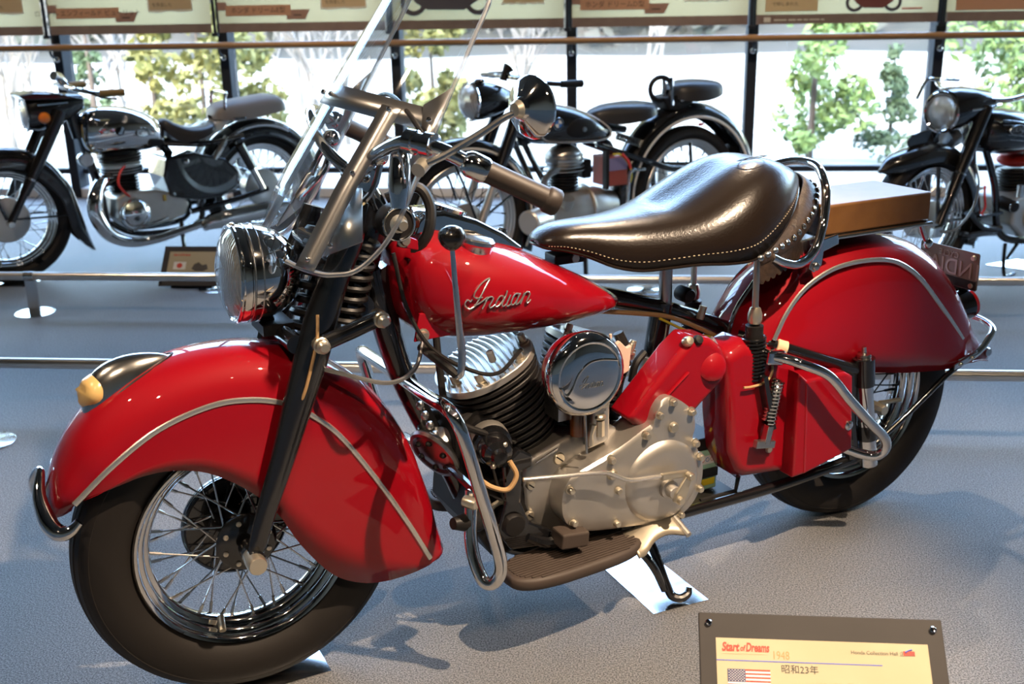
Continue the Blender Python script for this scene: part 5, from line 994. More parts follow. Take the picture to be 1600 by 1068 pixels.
HPF = [(0.792, -0.172, 0.196), (0.820, -0.170, 0.203), (0.850, -0.168, 0.216), (0.880, -0.164, 0.224), (0.908, -0.160, 0.226)]
for a_, b_ in zip(spline(HPN, 4), spline(HPF, 4)): rg.append([a_.lerp(b_, t) + V(0, 0, 0.004 * sin(pi * t)) for t in (0, .25, .5, .75, 1)])
hpl = MB().loft(rg, False, False).build('heel_plate', mat('worn_bronze', (0.42, 0.37, 0.29), 0.45, 0.7), BIKE, solid=0.007, smooth=60)
MB().tube([(0.920, -0.240, 0.193), (0.913, -0.155, 0.228)], 0.0075, 10).build('heel_plate_hinge', ALU, hpl)
st = MB().tube([(0.880, -0.115, 0.168), (0.893, -0.150, 0.11), (0.905, -0.180, 0.045), (0.912, -0.192, 0.020), (0.928, -0.205, 0.014), (0.948, -0.205, 0.020), (0.955, -0.200, 0.032)], [0.012, 0.011, 0.010, 0.011, 0.010, 0.009, 0.007], 10, sm=5).build('side_stand', BLACK, BIKE)
MB().tube([(0.80, -0.13, 0.165), (0.845, -0.155, 0.135), (0.875, -0.175, 0.09), (0.895, -0.188, 0.035)], [0.008, 0.010, 0.010, 0.008], 10, sm=5).build('stand_brace', BLACK, st)
# gear-side frame plate between cases
MB().box((0.80, -0.10, 0.19), (0.35, 0.02, 0.03)).build('frame_rail_plate', BLACKM, BIKE, smooth=0)

# ---- steel plates on the carpet
FLPL = mat('floor_steel', (0.72, 0.73, 0.74), 0.16, 1.0)
def bike_to_world(x, y): c, s = cos(0.5609), sin(0.5609); return (x * c - y * s, x * s + y * c)
def plate(pts, lab, group='steel floor plates'):
    P = [V(*bike_to_world(*p), 0) for p in pts]; c = sum(P, V(0, 0, 0)) / 4
    o = MB().loft([[p - c for p in P], [p - c + V(0, 0, 0.002) for p in P]]).build('floor_plate', FLPL, None, smooth=0); o.location = c + V(0, 0, 0.0002)
    return tag(o, lab, 'floor plate', group)
plate([(0.859, 0.05), (0.849, -0.185 - 0.03), (0.993, -0.194 - 0.03), (0.994, 0.034)], 'bright steel floor plate beneath the side stand of the red motorcycle')
fp = plate([(-0.13, 0.10), (-0.13, -0.075), (0.14, -0.075), (0.14, 0.10)], 'steel floor plate under the red motorcycle front tyre')

# ================================================================== display motorcycles behind
def simple_fender(stations, hw, sh, m, parent, name='fender', bulge=0.0):
    return MB().loft(fender_surface(dense(stations, 4), hw, sh, nside=3, bulge=bulge), False, False).build(name, m, parent, solid=0.003, smooth=60)
def arc_fender(cx, cz, R, a0, a1, skirt, hw, sh, m, parent, flare=0.0):
    """a0..a1 in degrees measured from +x towards +z"""
    st = []
    n = 12
    for i in range(n + 1):
        a = radians(a0 + (a1 - a0) * i / n); k = 1 - 0.3 * abs(2 * i / n - 1) ** 6; fl = flare * max(0, i / n - 0.85) / 0.15 + flare * max(0, 0.12 - i / n) / 0.12
        st.append((cx + (R + fl) * cos(a), cz + (R + fl) * sin(a), cx + (R - skirt + fl) * cos(a), cz + (R - skirt + fl) * sin(a), k))
    return simple_fender(st, hw, sh, m, parent)
def arc_strip(cx, cz, R, a0, a1, y, w, m, parent, name='white_line'):
    pts = [(cx + R * cos(radians(a0 + (a1 - a0) * i / 14)), cz + R * sin(radians(a0 + (a1 - a0) * i / 14)), 0) for i in range(15)]
    for sg in (-1, 1): strip(pts, sg, y, w, 0.003, name, m, parent)
def loft_tank(st, m, parent, p=0.8, name='fuel_tank'):
    D = spline([(t[0], t[1], t[2]) for t in st], 3); Wd = spline([(t[0], t[3], 0) for t in st], 3); rings = []
    for d, w in zip(D, Wd):
        zm, h = (d.y + d.z) / 2, (d.z - d.y) / 2
        rings.append([V(d.x, max(w.y, .004) * math.copysign(abs(cos(a)) ** p, cos(a)), zm + h * math.copysign(abs(sin(a)) ** p, sin(a))) for a in [2 * pi * j / 28 for j in range(28)]])
    return MB().loft(rings).build(name, m, parent, smooth=60)
def half_of(st, x, z, p=2.5):
    X = [t[0] for t in st]; zb, zt, w = (interp(x, X, [t[k] for t in st]) for k in (1, 2, 3)); v = min(0.99, abs(z - (zb + zt) / 2) / ((zt - zb) / 2)); return w * (1 - v ** p) ** (1 / p)
def pad_seat(st, m, parent, name='seat'):
    """st: (x, half width, z top, z edge)"""
    A = spline([(s_[0], s_[1], 0) for s_ in st], 3); B_ = spline([(s_[2], s_[3], 0) for s_ in st], 3); r = []
    for a, b in zip(A, B_): r.append([V(a.x, a.y * math.copysign(abs(sin(t * pi / 2)) ** 0.7, t), b.y + (b.x - b.y) * abs(cos(t * pi / 2)) ** 0.5) for t in [-1 + 2 * j / 14 for j in range(15)]])
    s = MB().loft(r, False, False)
    s.loft([[V(p.x, p.y, q[0].z) for p in q] for q in r], False, False)
    return s.build(name, m, parent, smooth=60)
def tubes(name, plist, r, m, parent, sm=5):
    for p in plist: MB().tube(p, r, 10, sm=sm if len(p) > 2 else 0).build(name, m, parent)
def finned(parent, base, up, n, a, b, m, h=0.015, head=True):
    M = frame_of(base, up); c = slab(a * 0.75, b * 0.75, -0.02, n * h).build('cylinder', m, parent); c.matrix_local = M
    for i in range(n): slab(a, b, i * h + 0.003, i * h + 0.008).build('fin', m, c)
    return c, M

# ---- left: black with silver tank
def bike_left():
    R_ = thing('motorcycle', 'black motorcycle with chrome tank, silencer and pale grey pillion seat', 'motorcycle', (-2.171, 3.080, 0), radians(42), 'black motorcycles displayed by the windows')
    w1 = make_wheel(R_, (0, 0, 0.31), 0.31, 0.235, 0.045, 0.034, RUBBER, CHROME, STEEL, SILVER, 36, 0.07, 0.03)
    MB().lathe([(0.001, -0.055), (0.06, -0.053), (0.10, -0.048), (0.108, -0.040), (0.108, 0.03), (0.001, 0.03)], (0, 0, 0), (0, 1, 0), 36).build('brake_drum', SILVER, w1)
    w2 = make_wheel(R_, (1.31, 0, 0.31), 0.31, 0.235, 0.048, 0.034, RUBBER, CHROME, STEEL, SILVER, 36, 0.07, 0.03)
    MB().lathe([(0.001, -0.055), (0.06, -0.053), (0.09, -0.048), (0.098, -0.040), (0.098, 0.03), (0.001, 0.03)], (0, 0, 0), (0, 1, 0), 36).build('brake_drum', SILVER, w2)
    st = [(-0.32, 0.42, -0.28, 0.41, .8), (-0.27, 0.53, -0.22, 0.47, 1), (-0.15, 0.615, -0.13, 0.53, 1), (0.0, 0.648, 0.0, 0.545, 1), (0.14, 0.625, 0.11, 0.525, 1), (0.245, 0.55, 0.20, 0.45, 1), (0.315, 0.44, 0.255, 0.37, 1), (0.345, 0.33, 0.275, 0.29, 1), (0.365, 0.23, 0.29, 0.215, .95), (0.385, 0.15, 0.335, 0.15, .7), (0.40, 0.10, 0.385, 0.11, .3)]
    f1 = simple_fender(st, 0.065, 0.05, BLACK, R_)
    MB().loft([[V(0.345 + 0.055 * t - 0.012, 0.05 * (1 - t), 0.155 - 0.06 * t), V(0.36 + 0.045 * t, 0, 0.165 - 0.07 * t), V(0.345 + 0.055 * t - 0.012, -0.05 * (1 - t), 0.155 - 0.06 * t)] for t in (0, .3, .6, .99)], False, False).build('fender_tip', CHROME, f1, solid=0.006)
    for sg in (-1, 1):
        lg = MB().tube([(0.0, sg * 0.095, 0.30), (0.085, sg * 0.095, 0.44)], 0.019, 12).build('fork_leg', BLACK, R_)
        MB().tube([(0.08, sg * 0.095, 0.43), (0.16, sg * 0.095, 0.56), (0.30, sg * 0.095, 0.80)], [0.024, 0.029, 0.031], 14).build('fork_shroud', BLACK, lg)
        MB().lathe([(0.024, -0.006), (0.028, -0.005), (0.028, 0.005), (0.024, 0.006)], (0.12, sg * 0.095, 0.50), (0.5, 0, 0.85), 16).build('fork_ring', CHROME, lg)
        MB().lathe([(0.001, -0.03), (0.014, -0.03), (0.016, -0.02), (0.016, 0.02), (0.001, 0.02)], (0, sg * 0.095, 0.30), (0, -sg, 0), 12).build('axle_nut', STEEL, lg)
        MB().tube([(-0.01, sg * 0.088, 0.32), (-0.06, sg * 0.075, 0.48), (-0.10, sg * 0.066, 0.56)], 0.008, 8).build('fender_stay', BLACK, f1)
        MB().tube([(0.03, sg * 0.075, 0.315), (0.27, sg * 0.066, 0.300)], 0.005, 6).build('fender_stay', BLACK, f1)
    hl_ = MB().loft([[V(x, yy * w, zc_ + zz * h) for yy, zz in oval(1, 1, 20, 3)] for x, w, h, zc_ in ((0.155, 0.085, 0.078, 0.795), (0.20, 0.09, 0.085, 0.795), (0.28, 0.085, 0.078, 0.80), (0.36, 0.07, 0.06, 0.815), (0.43, 0.045, 0.035, 0.83))]).build('headlight', BLACK, R_, bevel=0.008)
    MB().prism([(0.125, 0.885), (0.19, 0.892), (0.30, 0.882), (0.44, 0.845), (0.30, 0.852), (0.15, 0.860)], -0.092, 0.092).build('lamp_visor', BLACK, hl_, smooth=0, bevel=0.008)
    MB().lathe([(0.001, -0.02), (0.03, -0.016), (0.06, -0.005), (0.072, 0.008), (0.078, 0.01)], (0.158, 0, 0.79), (1, 0, 0), 32).build('lamp_lens', LENSG, hl_)
    MB().torus((0.16, 0, 0.79), 0.077, 0.006, (1, 0, 0), 36, 8).build('lamp_rim', CHROME, hl_)
    MB().tube([(0.20, -0.094, 0.835), (0.34, -0.088, 0.838)], 0.006, 6).build('visor_trim', CHROME, hl_)
    MB().lathe([(0.001, -0.035), (0.018, -0.03), (0.026, -0.016), (0.028, 0.0), (0.028, 0.02)], (0.225, -0.09, 0.775), (0, 1, 0), 20).build('turn_signal', ORANGELENS, R_)
    tk = [(0.395, 0.66, 0.72, 0.03), (0.41, 0.60, 0.76, 0.07), (0.45, 0.575, 0.79, 0.10), (0.52, 0.565, 0.80, 0.115), (0.62, 0.565, 0.79, 0.12), (0.71, 0.57, 0.76, 0.11), (0.77, 0.58, 0.72, 0.09), (0.80, 0.60, 0.68, 0.05), (0.81, 0.62, 0.66, 0.02)]
    t_ = loft_tank(tk, CHROME, R_)
    MB().tube([(x, -half_of(tk, x, z) - 0.002, z) for x, z in ((0.42, 0.76), (0.402, 0.70), (0.405, 0.645), (0.43, 0.60), (0.46, 0.58))], 0.005, 8, sm=4).build('gold_edge', BRASS, t_)
    MB().sphere((0.56, -0.117, 0.685), (0.024, 0.006, 0.022), 16, 8).build('tank_emblem', BLACKM, t_)
    MB().prism([(0.545, 0.672), (0.565, 0.668), (0.580, 0.70), (0.568, 0.706), (0.562, 0.69)], -0.127, -0.118).build('wing_badge', CHROME, t_, smooth=0)
    MB().prism([(0.70, 0.60), (0.78, 0.60), (0.77, 0.625), (0.71, 0.63)], -0.115, -0.08).build('knee_pad', BLACKM, t_, smooth=0, bevel=0.005)
    hb_ = MB().tube([(0.53, -0.30, 0.885), (0.44, -0.28, 0.885), (0.37, -0.20, 0.90), (0.36, -0.08, 0.91), (0.36, 0.08, 0.91), (0.37, 0.20, 0.90), (0.44, 0.28, 0.885), (0.53, 0.30, 0.885)], 0.011, 10, sm=5).build('handlebar', CHROME, R_)
    TANG = mat('tan_grip', (0.30, 0.19, 0.06), 0.6)
    for sg in (-1, 1):
        MB().tube([(0.545, sg * 0.303, 0.885), (0.435, sg * 0.28, 0.885)], 0.017, 12).build('grip', TANG, hb_)
        MB().tube([(0.39, sg * 0.25, 0.90), (0.43, sg * 0.30, 0.87), (0.50, sg * 0.33, 0.86)], 0.005, 8, sm=3).build('lever', CHROME, hb_)
    MB().tube([(0.36, 0, 0.92), (0.34, 0, 0.95), (0.31, -0.02, 0.96)], 0.022, 12).build('speedometer', CHROME, hb_)
    pad_seat([(0.795, 0.02, 0.70, 0.68), (0.82, 0.06, 0.715, 0.64), (0.87, 0.09, 0.69, 0.60), (0.93, 0.12, 0.668, 0.60), (1.0, 0.13, 0.668, 0.62), (1.05, 0.11, 0.68, 0.645), (1.075, 0.03, 0.68, 0.665)], SEATBLK, R_)
    MB().prism([(0.93, 0.60), (1.07, 0.68), (1.17, 0.70), (1.10, 0.64), (1.0, 0.595)], -0.085, 0.085).build('seat_valance', WHITELINE, R_, smooth=0, bevel=0.01)
    ps = pad_seat([(1.07, 0.03, 0.71, 0.69), (1.09, 0.09, 0.755, 0.69), (1.15, 0.11, 0.775, 0.685), (1.25, 0.115, 0.785, 0.685), (1.36, 0.115, 0.795, 0.70), (1.43, 0.11, 0.79, 0.71), (1.465, 0.08, 0.755, 0.715), (1.48, 0.02, 0.725, 0.718)], SEATGREY, R_, 'pillion_seat')
    MB().tube([(1.12, -0.09, 0.72), (1.125, -0.09, 0.80), (1.14, -0.07, 0.825), (1.14, 0.07, 0.825), (1.125, 0.09, 0.80), (1.12, 0.09, 0.72)], 0.008, 8, sm=4).build('grab_handle', CHROME, ps)
    MB().box((1.185, -0.11, 0.69), (0.07, 0.02, 0.02)).build('seat_bracket', CHROME, ps, smooth=0, bevel=0.004)
    f2 = arc_fender(1.31, 0.31, 0.365, 195, -20, 0.09, 0.072, 0.06, BLACK, R_)
    arc_strip(1.31, 0.31, 0.335, 150, 60, 0.074, 0.010, CHROME, f2, 'fender_trim')
    MB().box((1.66, 0, 0.56), (0.06, 0.06, 0.05)).build('tail_lamp', BLACK, R_, smooth=0, bevel=0.01)
    sc_ = MB().prism([(0.77, 0.535), (0.745, 0.44), (0.77, 0.335), (0.90, 0.30), (1.04, 0.30), (1.13, 0.345), (1.15, 0.42), (1.08, 0.50), (0.92, 0.545)], -0.135, 0.10).build('side_cover', BLACK, R_, smooth=0, bevel=0.014, seg=3)
    MB().sphere((0.87, -0.137, 0.505), (0.014, 0.006, 0.014), 12, 6).build('cover_screw', STEEL, sc_)
    c_, M_ = finned(R_, (0.585, 0, 0.375), (-0.03, 0, 1), 6, 0.075, 0.075, BLACKM)
    hd_ = slab(0.10, 0.09, 0.09, 0.12).build('cylinder_head', BLACKM, R_); hd_.matrix_local = M_
    for i in range(7): slab(0.105, 0.095, 0.095 + i * 0.014, 0.100 + i * 0.014).build('head_fin', SATIN if i < 4 else BLACKM, hd_)
    slab(0.085, 0.07, 0.185, 0.205).build('rocker_cover', BLACKM, hd_)
    part_tube('plug_lead', [(0.575, -0.085, 0.515), (0.535, -0.11, 0.48), (0.520, -0.12, 0.43), (0.545, -0.12, 0.385), (0.585, -0.11, 0.345)], 0.0065, WIRE_RED, n=8, parent=R_)
    ek = MB().prism([(0.50, 0.36), (0.56, 0.385), (0.70, 0.38), (0.84, 0.335), (0.87, 0.29), (0.84, 0.23), (0.70, 0.20), (0.55, 0.19), (0.49, 0.26)], -0.12, 0.10).build('crankcase', ALU, R_, smooth=0, bevel=0.014, seg=3)
    MB().lathe([(0.001, -0.055), (0.03, -0.053), (0.06, -0.042), (0.075, -0.022), (0.08, 0.0), (0.08, 0.02)], (0.585, -0.12, 0.275), (0, 1, 0), 32).build('magneto_cover', CHROME, ek)
    MB().box((0.74, -0.125, 0.335), (0.014, 0.01, 0.03)).build('oil_tap', BRASS, ek, smooth=0)
    MB().tube([(0.51, -0.05, 0.45), (0.44, -0.10, 0.44), (0.395, -0.14, 0.38), (0.385, -0.15, 0.30), (0.43, -0.16, 0.20), (0.53, -0.16, 0.145), (0.66, -0.16, 0.14), (0.80, -0.165, 0.165), (0.93, -0.17, 0.19)], [0.030, 0.032, 0.036, 0.038, 0.036, 0.028, 0.022, 0.020, 0.020], 14, sm=5).build('exhaust_pipe', CHROME, R_)
    MB().tube([(0.90, -0.175, 0.165), (0.94, -0.175, 0.185), (1.00, -0.175, 0.195), (1.30, -0.175, 0.215), (1.40, -0.175, 0.222)], [0.024, 0.038, 0.046, 0.044, 0.030], 16, sm=4).build('silencer', CHROME, R_)
    for sg in (-1, 1):
        sk_ = MB().tube([(1.165, sg * 0.125, 0.56), (1.225, sg * 0.125, 0.43)], 0.026, 12).build('shock_absorber', BLACK, R_)
        MB().tube([(1.225, sg * 0.125, 0.43), (1.275, sg * 0.125, 0.315)], 0.019, 12).build('shock_sleeve', CHROME, sk_)
        tubes('frame_tube', [[(0.78, sg * 0.06, 0.60), (1.0, sg * 0.10, 0.58), (1.2, sg * 0.11, 0.60)], [(0.88, sg * 0.09, 0.24), (1.1, sg * 0.10, 0.27), (1.31, sg * 0.11, 0.31)], [(0.46, sg * 0.05, 0.24), (0.60, sg * 0.09, 0.165), (0.90, sg * 0.09, 0.17), (0.95, sg * 0.09, 0.30)]], 0.015, BLACK, R_)
        MB().tube([(1.02, sg * 0.125, 0.50), (1.07, sg * 0.12, 0.56), (1.11, sg * 0.10, 0.60)], 0.016, 10).build('chrome_strut', STEEL, R_)
    tubes('frame_tube', [[(0.385, 0, 0.80), (0.42, 0, 0.58), (0.455, 0, 0.42), (0.47, 0, 0.24)], [(0.40, 0, 0.70), (0.80, 0, 0.58), (0.86, 0, 0.30)]], 0.022, BLACK, R_)
    MB().lathe([(0.001, -0.03), (0.03, -0.03), (0.035, -0.02), (0.035, 0.02), (0.001, 0.03)], (0.39, -0.07, 0.56), (0, 1, 0), 20).build('horn', STEEL, R_)
    MB().tube([(0.36, 0, 0.86), (0.395, 0, 0.66)], 0.032, 14).build('steering_head', BLACK, R_)
    MB().tube([(0.82, -0.10, 0.20), (0.80, -0.16, 0.02), (0.79, -0.19, 0.006)], 0.012, 8).build('side_stand', BLACK, R_)
    MB().tube([(0.55, -0.16, 0.20), (0.72, -0.20, 0.25)], 0.006, 8).build('gear_pedal', CHROME, R_)
    return R_
bike_left()

# ---- middle: black with white pinstripes
def bike_mid():
    R_ = thing('motorcycle', 'black motorcycle with white pinstripes and blue-white tank roundel behind the red tank', 'motorcycle', (0.048, 2.972, 0), radians(36), 'black motorcycles displayed by the windows')
    wb = 1.27
    w1 = make_wheel(R_, (0, 0, 0.325), 0.325, 0.262, 0.044, 0.034, RUBBER, GREYRIM, BLACKM, SILVER, 36, 0.07, 0.03)
    MB().lathe([(0.001, -0.052), (0.05, -0.05), (0.085, -0.04), (0.09, 0.03), (0.001, 0.03)], (0, 0, 0), (0, 1, 0), 32).build('brake_drum', ALU, w1)
    w2 = make_wheel(R_, (wb, 0, 0.325), 0.325, 0.262, 0.044, 0.034, RUBBER, GREYRIM, BLACKM, SILVER, 36, 0.07, 0.03)
    MB().lathe([(0.001, -0.052), (0.05, -0.05), (0.085, -0.04), (0.09, 0.03), (0.001, 0.03)], (0, 0, 0), (0, 1, 0), 32).build('brake_drum', ALU, w2)
    f1 = arc_fender(0, 0.325, 0.372, 150, -28, 0.055, 0.062, 0.045, BLACK, R_, 0.03)
    arc_strip(0, 0.325, 0.330, 146, -26, 0.066, 0.006, WHITELINE, f1)
    f2 = arc_fender(wb, 0.325, 0.438, 192, 5, 0.075, 0.075, 0.06, BLACK, R_)
    arc_strip(wb, 0.325, 0.372, 190, 8, 0.079, 0.007, WHITELINE, f2)
    for sg in (-1, 1):
        lg = MB().tube([(0.04, sg * 0.085, 0.30), (0.11, sg * 0.085, 0.46), (0.15, sg * 0.085, 0.55)], 0.019, 12).build('fork_leg', ALU, R_)
        MB().tube([(0.135, sg * 0.085, 0.52), (0.27, sg * 0.085, 0.83)], 0.029, 14).build('fork_shroud', BLACK, lg)
        MB().tube([(0.04, sg * 0.07, 0.325), (-0.02, sg * 0.066, 0.50), (-0.08, sg * 0.064, 0.64)], 0.006, 6).build('fender_stay', BLACK, f1)
        MB().tube([(0.05, sg * 0.07, 0.33), (0.26, sg * 0.066, 0.45)], 0.006, 6).build('fender_stay', BLACK, f1)
    hl_ = MB().lathe([(0.082, 0.0), (0.084, 0.02), (0.082, 0.06), (0.072, 0.11), (0.055, 0.16), (0.035, 0.20), (0.001, 0.21)], (0.06, 0, 0.85), (1, 0, 0.0), 36).build('headlight', BLACK, R_)
    MB().lathe([(0.001, -0.045), (0.03, -0.042), (0.058, -0.028), (0.074, -0.008), (0.08, 0.004)], (0.058, 0, 0.85), (1, 0, 0), 32).build('lamp_lens', LENSG, hl_)
    MB().torus((0.06, 0, 0.85), 0.08, 0.008, (1, 0, 0), 36, 8).build('lamp_rim', CHROME, hl_)
    MB().sphere((0.10, -0.02, 0.94), (0.03, 0.025, 0.01), 12, 6).build('lamp_switch', CHROME, hl_)
    MB().tube([(0.23, 0, 0.93), (0.24, 0, 0.965), (0.26, 0, 0.985)], [0.018, 0.014, 0.026], 12).build('damper_knob', BLACKM, R_)
    tk = [(0.285, 0.70, 0.76, 0.03), (0.31, 0.665, 0.795, 0.07), (0.37, 0.64, 0.815, 0.105), (0.46, 0.630, 0.815, 0.125), (0.58, 0.622, 0.79, 0.125), (0.68, 0.618, 0.745, 0.11), (0.75, 0.622, 0.705, 0.08), (0.785, 0.632, 0.68, 0.05), (0.80, 0.64, 0.665, 0.02)]
    t_ = loft_tank(tk, BLACK, R_)
    for sg in (-1, 1):
        MB().tube([(x, sg * (half_of(tk, x, z) + 0.001), z) for x, z in ((0.33, 0.735), (0.36, 0.690), (0.41, 0.655), (0.50, 0.644), (0.62, 0.638), (0.72, 0.638), (0.765, 0.647), (0.775, 0.662), (0.755, 0.690), (0.70, 0.727), (0.62, 0.768), (0.52, 0.798), (0.42, 0.808))], 0.0055, 8, sm=5).build('white_line', WHITELINE, t_)
        kp = MB().sphere((0.565, sg * 0.122, 0.705), (0.085, 0.012, 0.045), 20, 10).build('knee_pad', BLACKM, t_)
        MB().lathe([(0.001, -0.006), (0.010, -0.006), (0.012, 0.0)], (0.575, sg * 0.134, 0.70), (0, -sg, 0), 12).build('knee_pad_badge', SATIN, t_)
        rd = MB().lathe([(0.001, -0.004), (0.026, -0.004), (0.028, -0.002), (0.028, 0.003)], (0.438, sg * (half_of(tk, 0.438, 0.735) + 0.004), 0.735), (0, -sg * -1 if False else (1 if sg < 0 else -1), 0), 28).build('roundel', BLACK, t_, label='round tank badge, black ring with blue and white quarters')
        MB().torus((0.438, sg * (half_of(tk, 0.438, 0.735) + 0.007), 0.735), 0.0265, 0.0015, (0, 1, 0), 28, 6).build('roundel_ring', CHROME, t_)
        for q in range(4):
            pts = [(0.438, 0.735)] + [(0.438 + 0.018 * cos(q * pi / 2 + pi / 2 * k / 6), 0.735 + 0.018 * sin(q * pi / 2 + pi / 2 * k / 6)) for k in range(7)]
            yy = sg * (half_of(tk, 0.438, 0.735) + 0.0085); MB().prism(pts, yy, yy + sg * 0.001).build('roundel_quarter', BMWBLUE if q % 2 else WHITE, t_, smooth=0)
    hb_ = MB().tube([(0.43, -0.31, 0.925), (0.34, -0.31, 0.928), (0.27, -0.26, 0.935), (0.25, -0.10, 0.945), (0.25, 0.10, 0.945), (0.27, 0.26, 0.935), (0.34, 0.31, 0.928), (0.43, 0.31, 0.925)], 0.011, 10, sm=5).build('handlebar', BLACK, R_)
    for sg in (-1, 1): MB().tube([(0.44, sg * 0.31, 0.925), (0.335, sg * 0.31, 0.928)], [0.017, 0.014, 0.015], 12).build('grip', BLACKM, hb_)
    pad_seat([(0.69, 0.015, 0.745, 0.735), (0.71, 0.05, 0.765, 0.725), (0.78, 0.085, 0.785, 0.70), (0.88, 0.12, 0.79, 0.705), (0.96, 0.13, 0.79, 0.72), (1.02, 0.10, 0.785, 0.74), (1.04, 0.02, 0.77, 0.76)], SEATBLK, R_)
    MB().helix((0.80, -0.07, 0.645), (0.93, -0.09, 0.600), 0.015, 0.004, 11).build('seat_spring', BLACKM, R_)
    MB().tube([(0.72, 0, 0.72), (0.80, 0, 0.68), (0.90, 0, 0.66)], 0.018, 8, sm=3).build('seat_frame', BLACK, R_)
    ps = pad_seat([(1.16, 0.02, 0.83, 0.80), (1.18, 0.08, 0.855, 0.785), (1.25, 0.115, 0.87, 0.775), (1.34, 0.12, 0.87, 0.78), (1.42, 0.10, 0.86, 0.80), (1.455, 0.02, 0.835, 0.825)], SEATBLK, R_, 'pillion_seat')
    MB().torus((1.09, -0.03, 0.84), 0.055, 0.012, (0.3, 1, 0), 28, 8).build('grab_ring', BLACKM, ps)
    MB().prism([(1.08, 0.80), (1.18, 0.81), (1.30, 0.78), (1.24, 0.755), (1.18, 0.735), (1.12, 0.74)], -0.06, 0.06).build('pillion_bracket', BLACKM, ps, smooth=0, bevel=0.01)
    MB().sphere((1.19, -0.065, 0.785), 0.012, 10, 6).build('bracket_bolt', STEEL, ps)
    c_, M_ = finned(R_, (0.545, 0, 0.405), (0.0, 0, 1), 6, 0.07, 0.07, BLACKM)
    hd_ = MB().sphere((0.55, 0, 0.555), (0.092, 0.085, 0.07), 24, 12).build('cylinder_head', ALU, R_)
    for i in range(5): slab(0.095 - 0.002 * i, 0.09, 0, 0.006).xf(Matrix.Translation((0.55, 0, 0.50 + 0.018 * i))).build('head_fin', SATIN, hd_)
    for sg in (-1, 1): MB().tube([(0.575, sg * 0.03 - 0.05, 0.36), (0.57, sg * 0.03 - 0.05, 0.49)], 0.009, 8).build('pushrod_tube', CHROME, c_)
    ek = MB().tube([(0.44, -0.0, 0.305), (0.56, -0.0, 0.31), (0.70, -0.0, 0.31), (0.82, 0, 0.30)], [0.11, 0.115, 0.10, 0.075], 24, sm=3).build('gearbox', ALU, R_)
    MB().torus((0.66, 0, 0.31), 0.108, 0.008, (1, 0, 0), 28, 8).build('gearbox_flange', ALU, ek)
    MB().tube([(0.50, -0.08, 0.34), (0.50, -0.105, 0.39)], 0.035, 14).build('timing_cover', ALU, ek)
    MB().lathe([(0.001, -0.11), (0.05, -0.108), (0.058, -0.10), (0.058, 0.02), (0.001, 0.02)], (0.36, -0.10, 0.305), (0.9, 0.4, 0), 24).build('foot_rest_drum', SILVER, R_)
    MB().tube([(0.38, -0.12, 0.30), (0.42, -0.13, 0.22), (0.50, -0.12, 0.15)], 0.016, 10).build('exhaust_pipe', SATIN, R_)
    bt_ = MB().box((0.80, -0.02, 0.48), (0.115, 0.13, 0.14)).build('battery', CARDRED, R_, smooth=0, bevel=0.006)
    MB().box((0.80, -0.0865, 0.515), (0.105, 0.003, 0.06)).build('battery_label', CARDBLUE, bt_, smooth=0)
    MB().box((0.738, -0.075, 0.49), (0.018, 0.03, 0.18)).build('battery_strap', BLACKM, bt_, smooth=0)
    part_tube('battery_lead', [(0.76, -0.10, 0.565), (0.80, -0.115, 0.56), (0.845, -0.12, 0.50), (0.855, -0.12, 0.45), (0.83, -0.12, 0.40)], 0.0045, WIRE_YEL, n=8, parent=R_)
    part_tube('battery_lead', [(0.80, -0.12, 0.565), (0.83, -0.125, 0.53), (0.845, -0.125, 0.495)], 0.007, WIRE_RED, n=8, parent=R_)
    tubes('gear_lever', [[(0.92, -0.14, 0.485), (0.835, -0.14, 0.482), (0.82, -0.145, 0.42), (0.815, -0.145, 0.315)]], 0.008, STEEL, R_, 3)
    MB().tube([(0.46, -0.08, 0.52), (0.40, -0.09, 0.50), (0.375, -0.09, 0.46)], 0.016, 8, sm=3).build('carburettor', SATIN, R_)
    MB().box((0.655, 0, 0.50), (0.05, 0.09, 0.09)).build('air_box', BLACKM, R_, smooth=0, bevel=0.01)
    for sg in (-1, 1):
        tubes('frame_tube', [[(0.30, sg * 0.045, 0.66), (0.40, sg * 0.06, 0.47), (0.51, sg * 0.08, 0.28), (0.56, sg * 0.09, 0.19), (0.70, sg * 0.10, 0.18), (1.10, sg * 0.11, 0.20), (1.20, sg * 0.11, 0.24)], [(0.70, sg * 0.05, 0.61), (0.92, sg * 0.09, 0.53), (1.10, sg * 0.11, 0.465), (1.18, sg * 0.115, 0.455)], [(1.16, sg * 0.115, 0.46), (1.17, sg * 0.115, 0.34), (1.18, sg * 0.11, 0.22)]], 0.014, BLACK, R_)
        pl = MB().tube([(1.225, sg * 0.115, 0.24), (1.225, sg * 0.115, 0.34)], 0.024, 14).build('plunger', BLACK, R_)
        MB().tube([(1.225, sg * 0.115, 0.33), (1.225, sg * 0.115, 0.438)], 0.028, 16).build('plunger_sleeve', ALU, pl)
        MB().tube([(1.225, sg * 0.115, 0.438), (1.222, sg * 0.10, 0.58)], 0.009, 8).build('plunger_rod', BLACK, pl)
        MB().tube([(1.16, sg * 0.115, 0.455), (1.38, sg * 0.10, 0.435), (1.55, sg * 0.085, 0.42)], 0.010, 8).build('fender_stay', BLACK, f2)
    MB().tube([(0.29, 0, 0.86), (0.335, 0, 0.64)], 0.03, 14).build('steering_head', BLACK, R_)
    MB().tube([(0.33, 0, 0.70), (0.55, 0, 0.66), (0.80, 0, 0.60), (0.88, 0, 0.30)], 0.02, 10, sm=4).build('frame_tube', BLACK, R_)
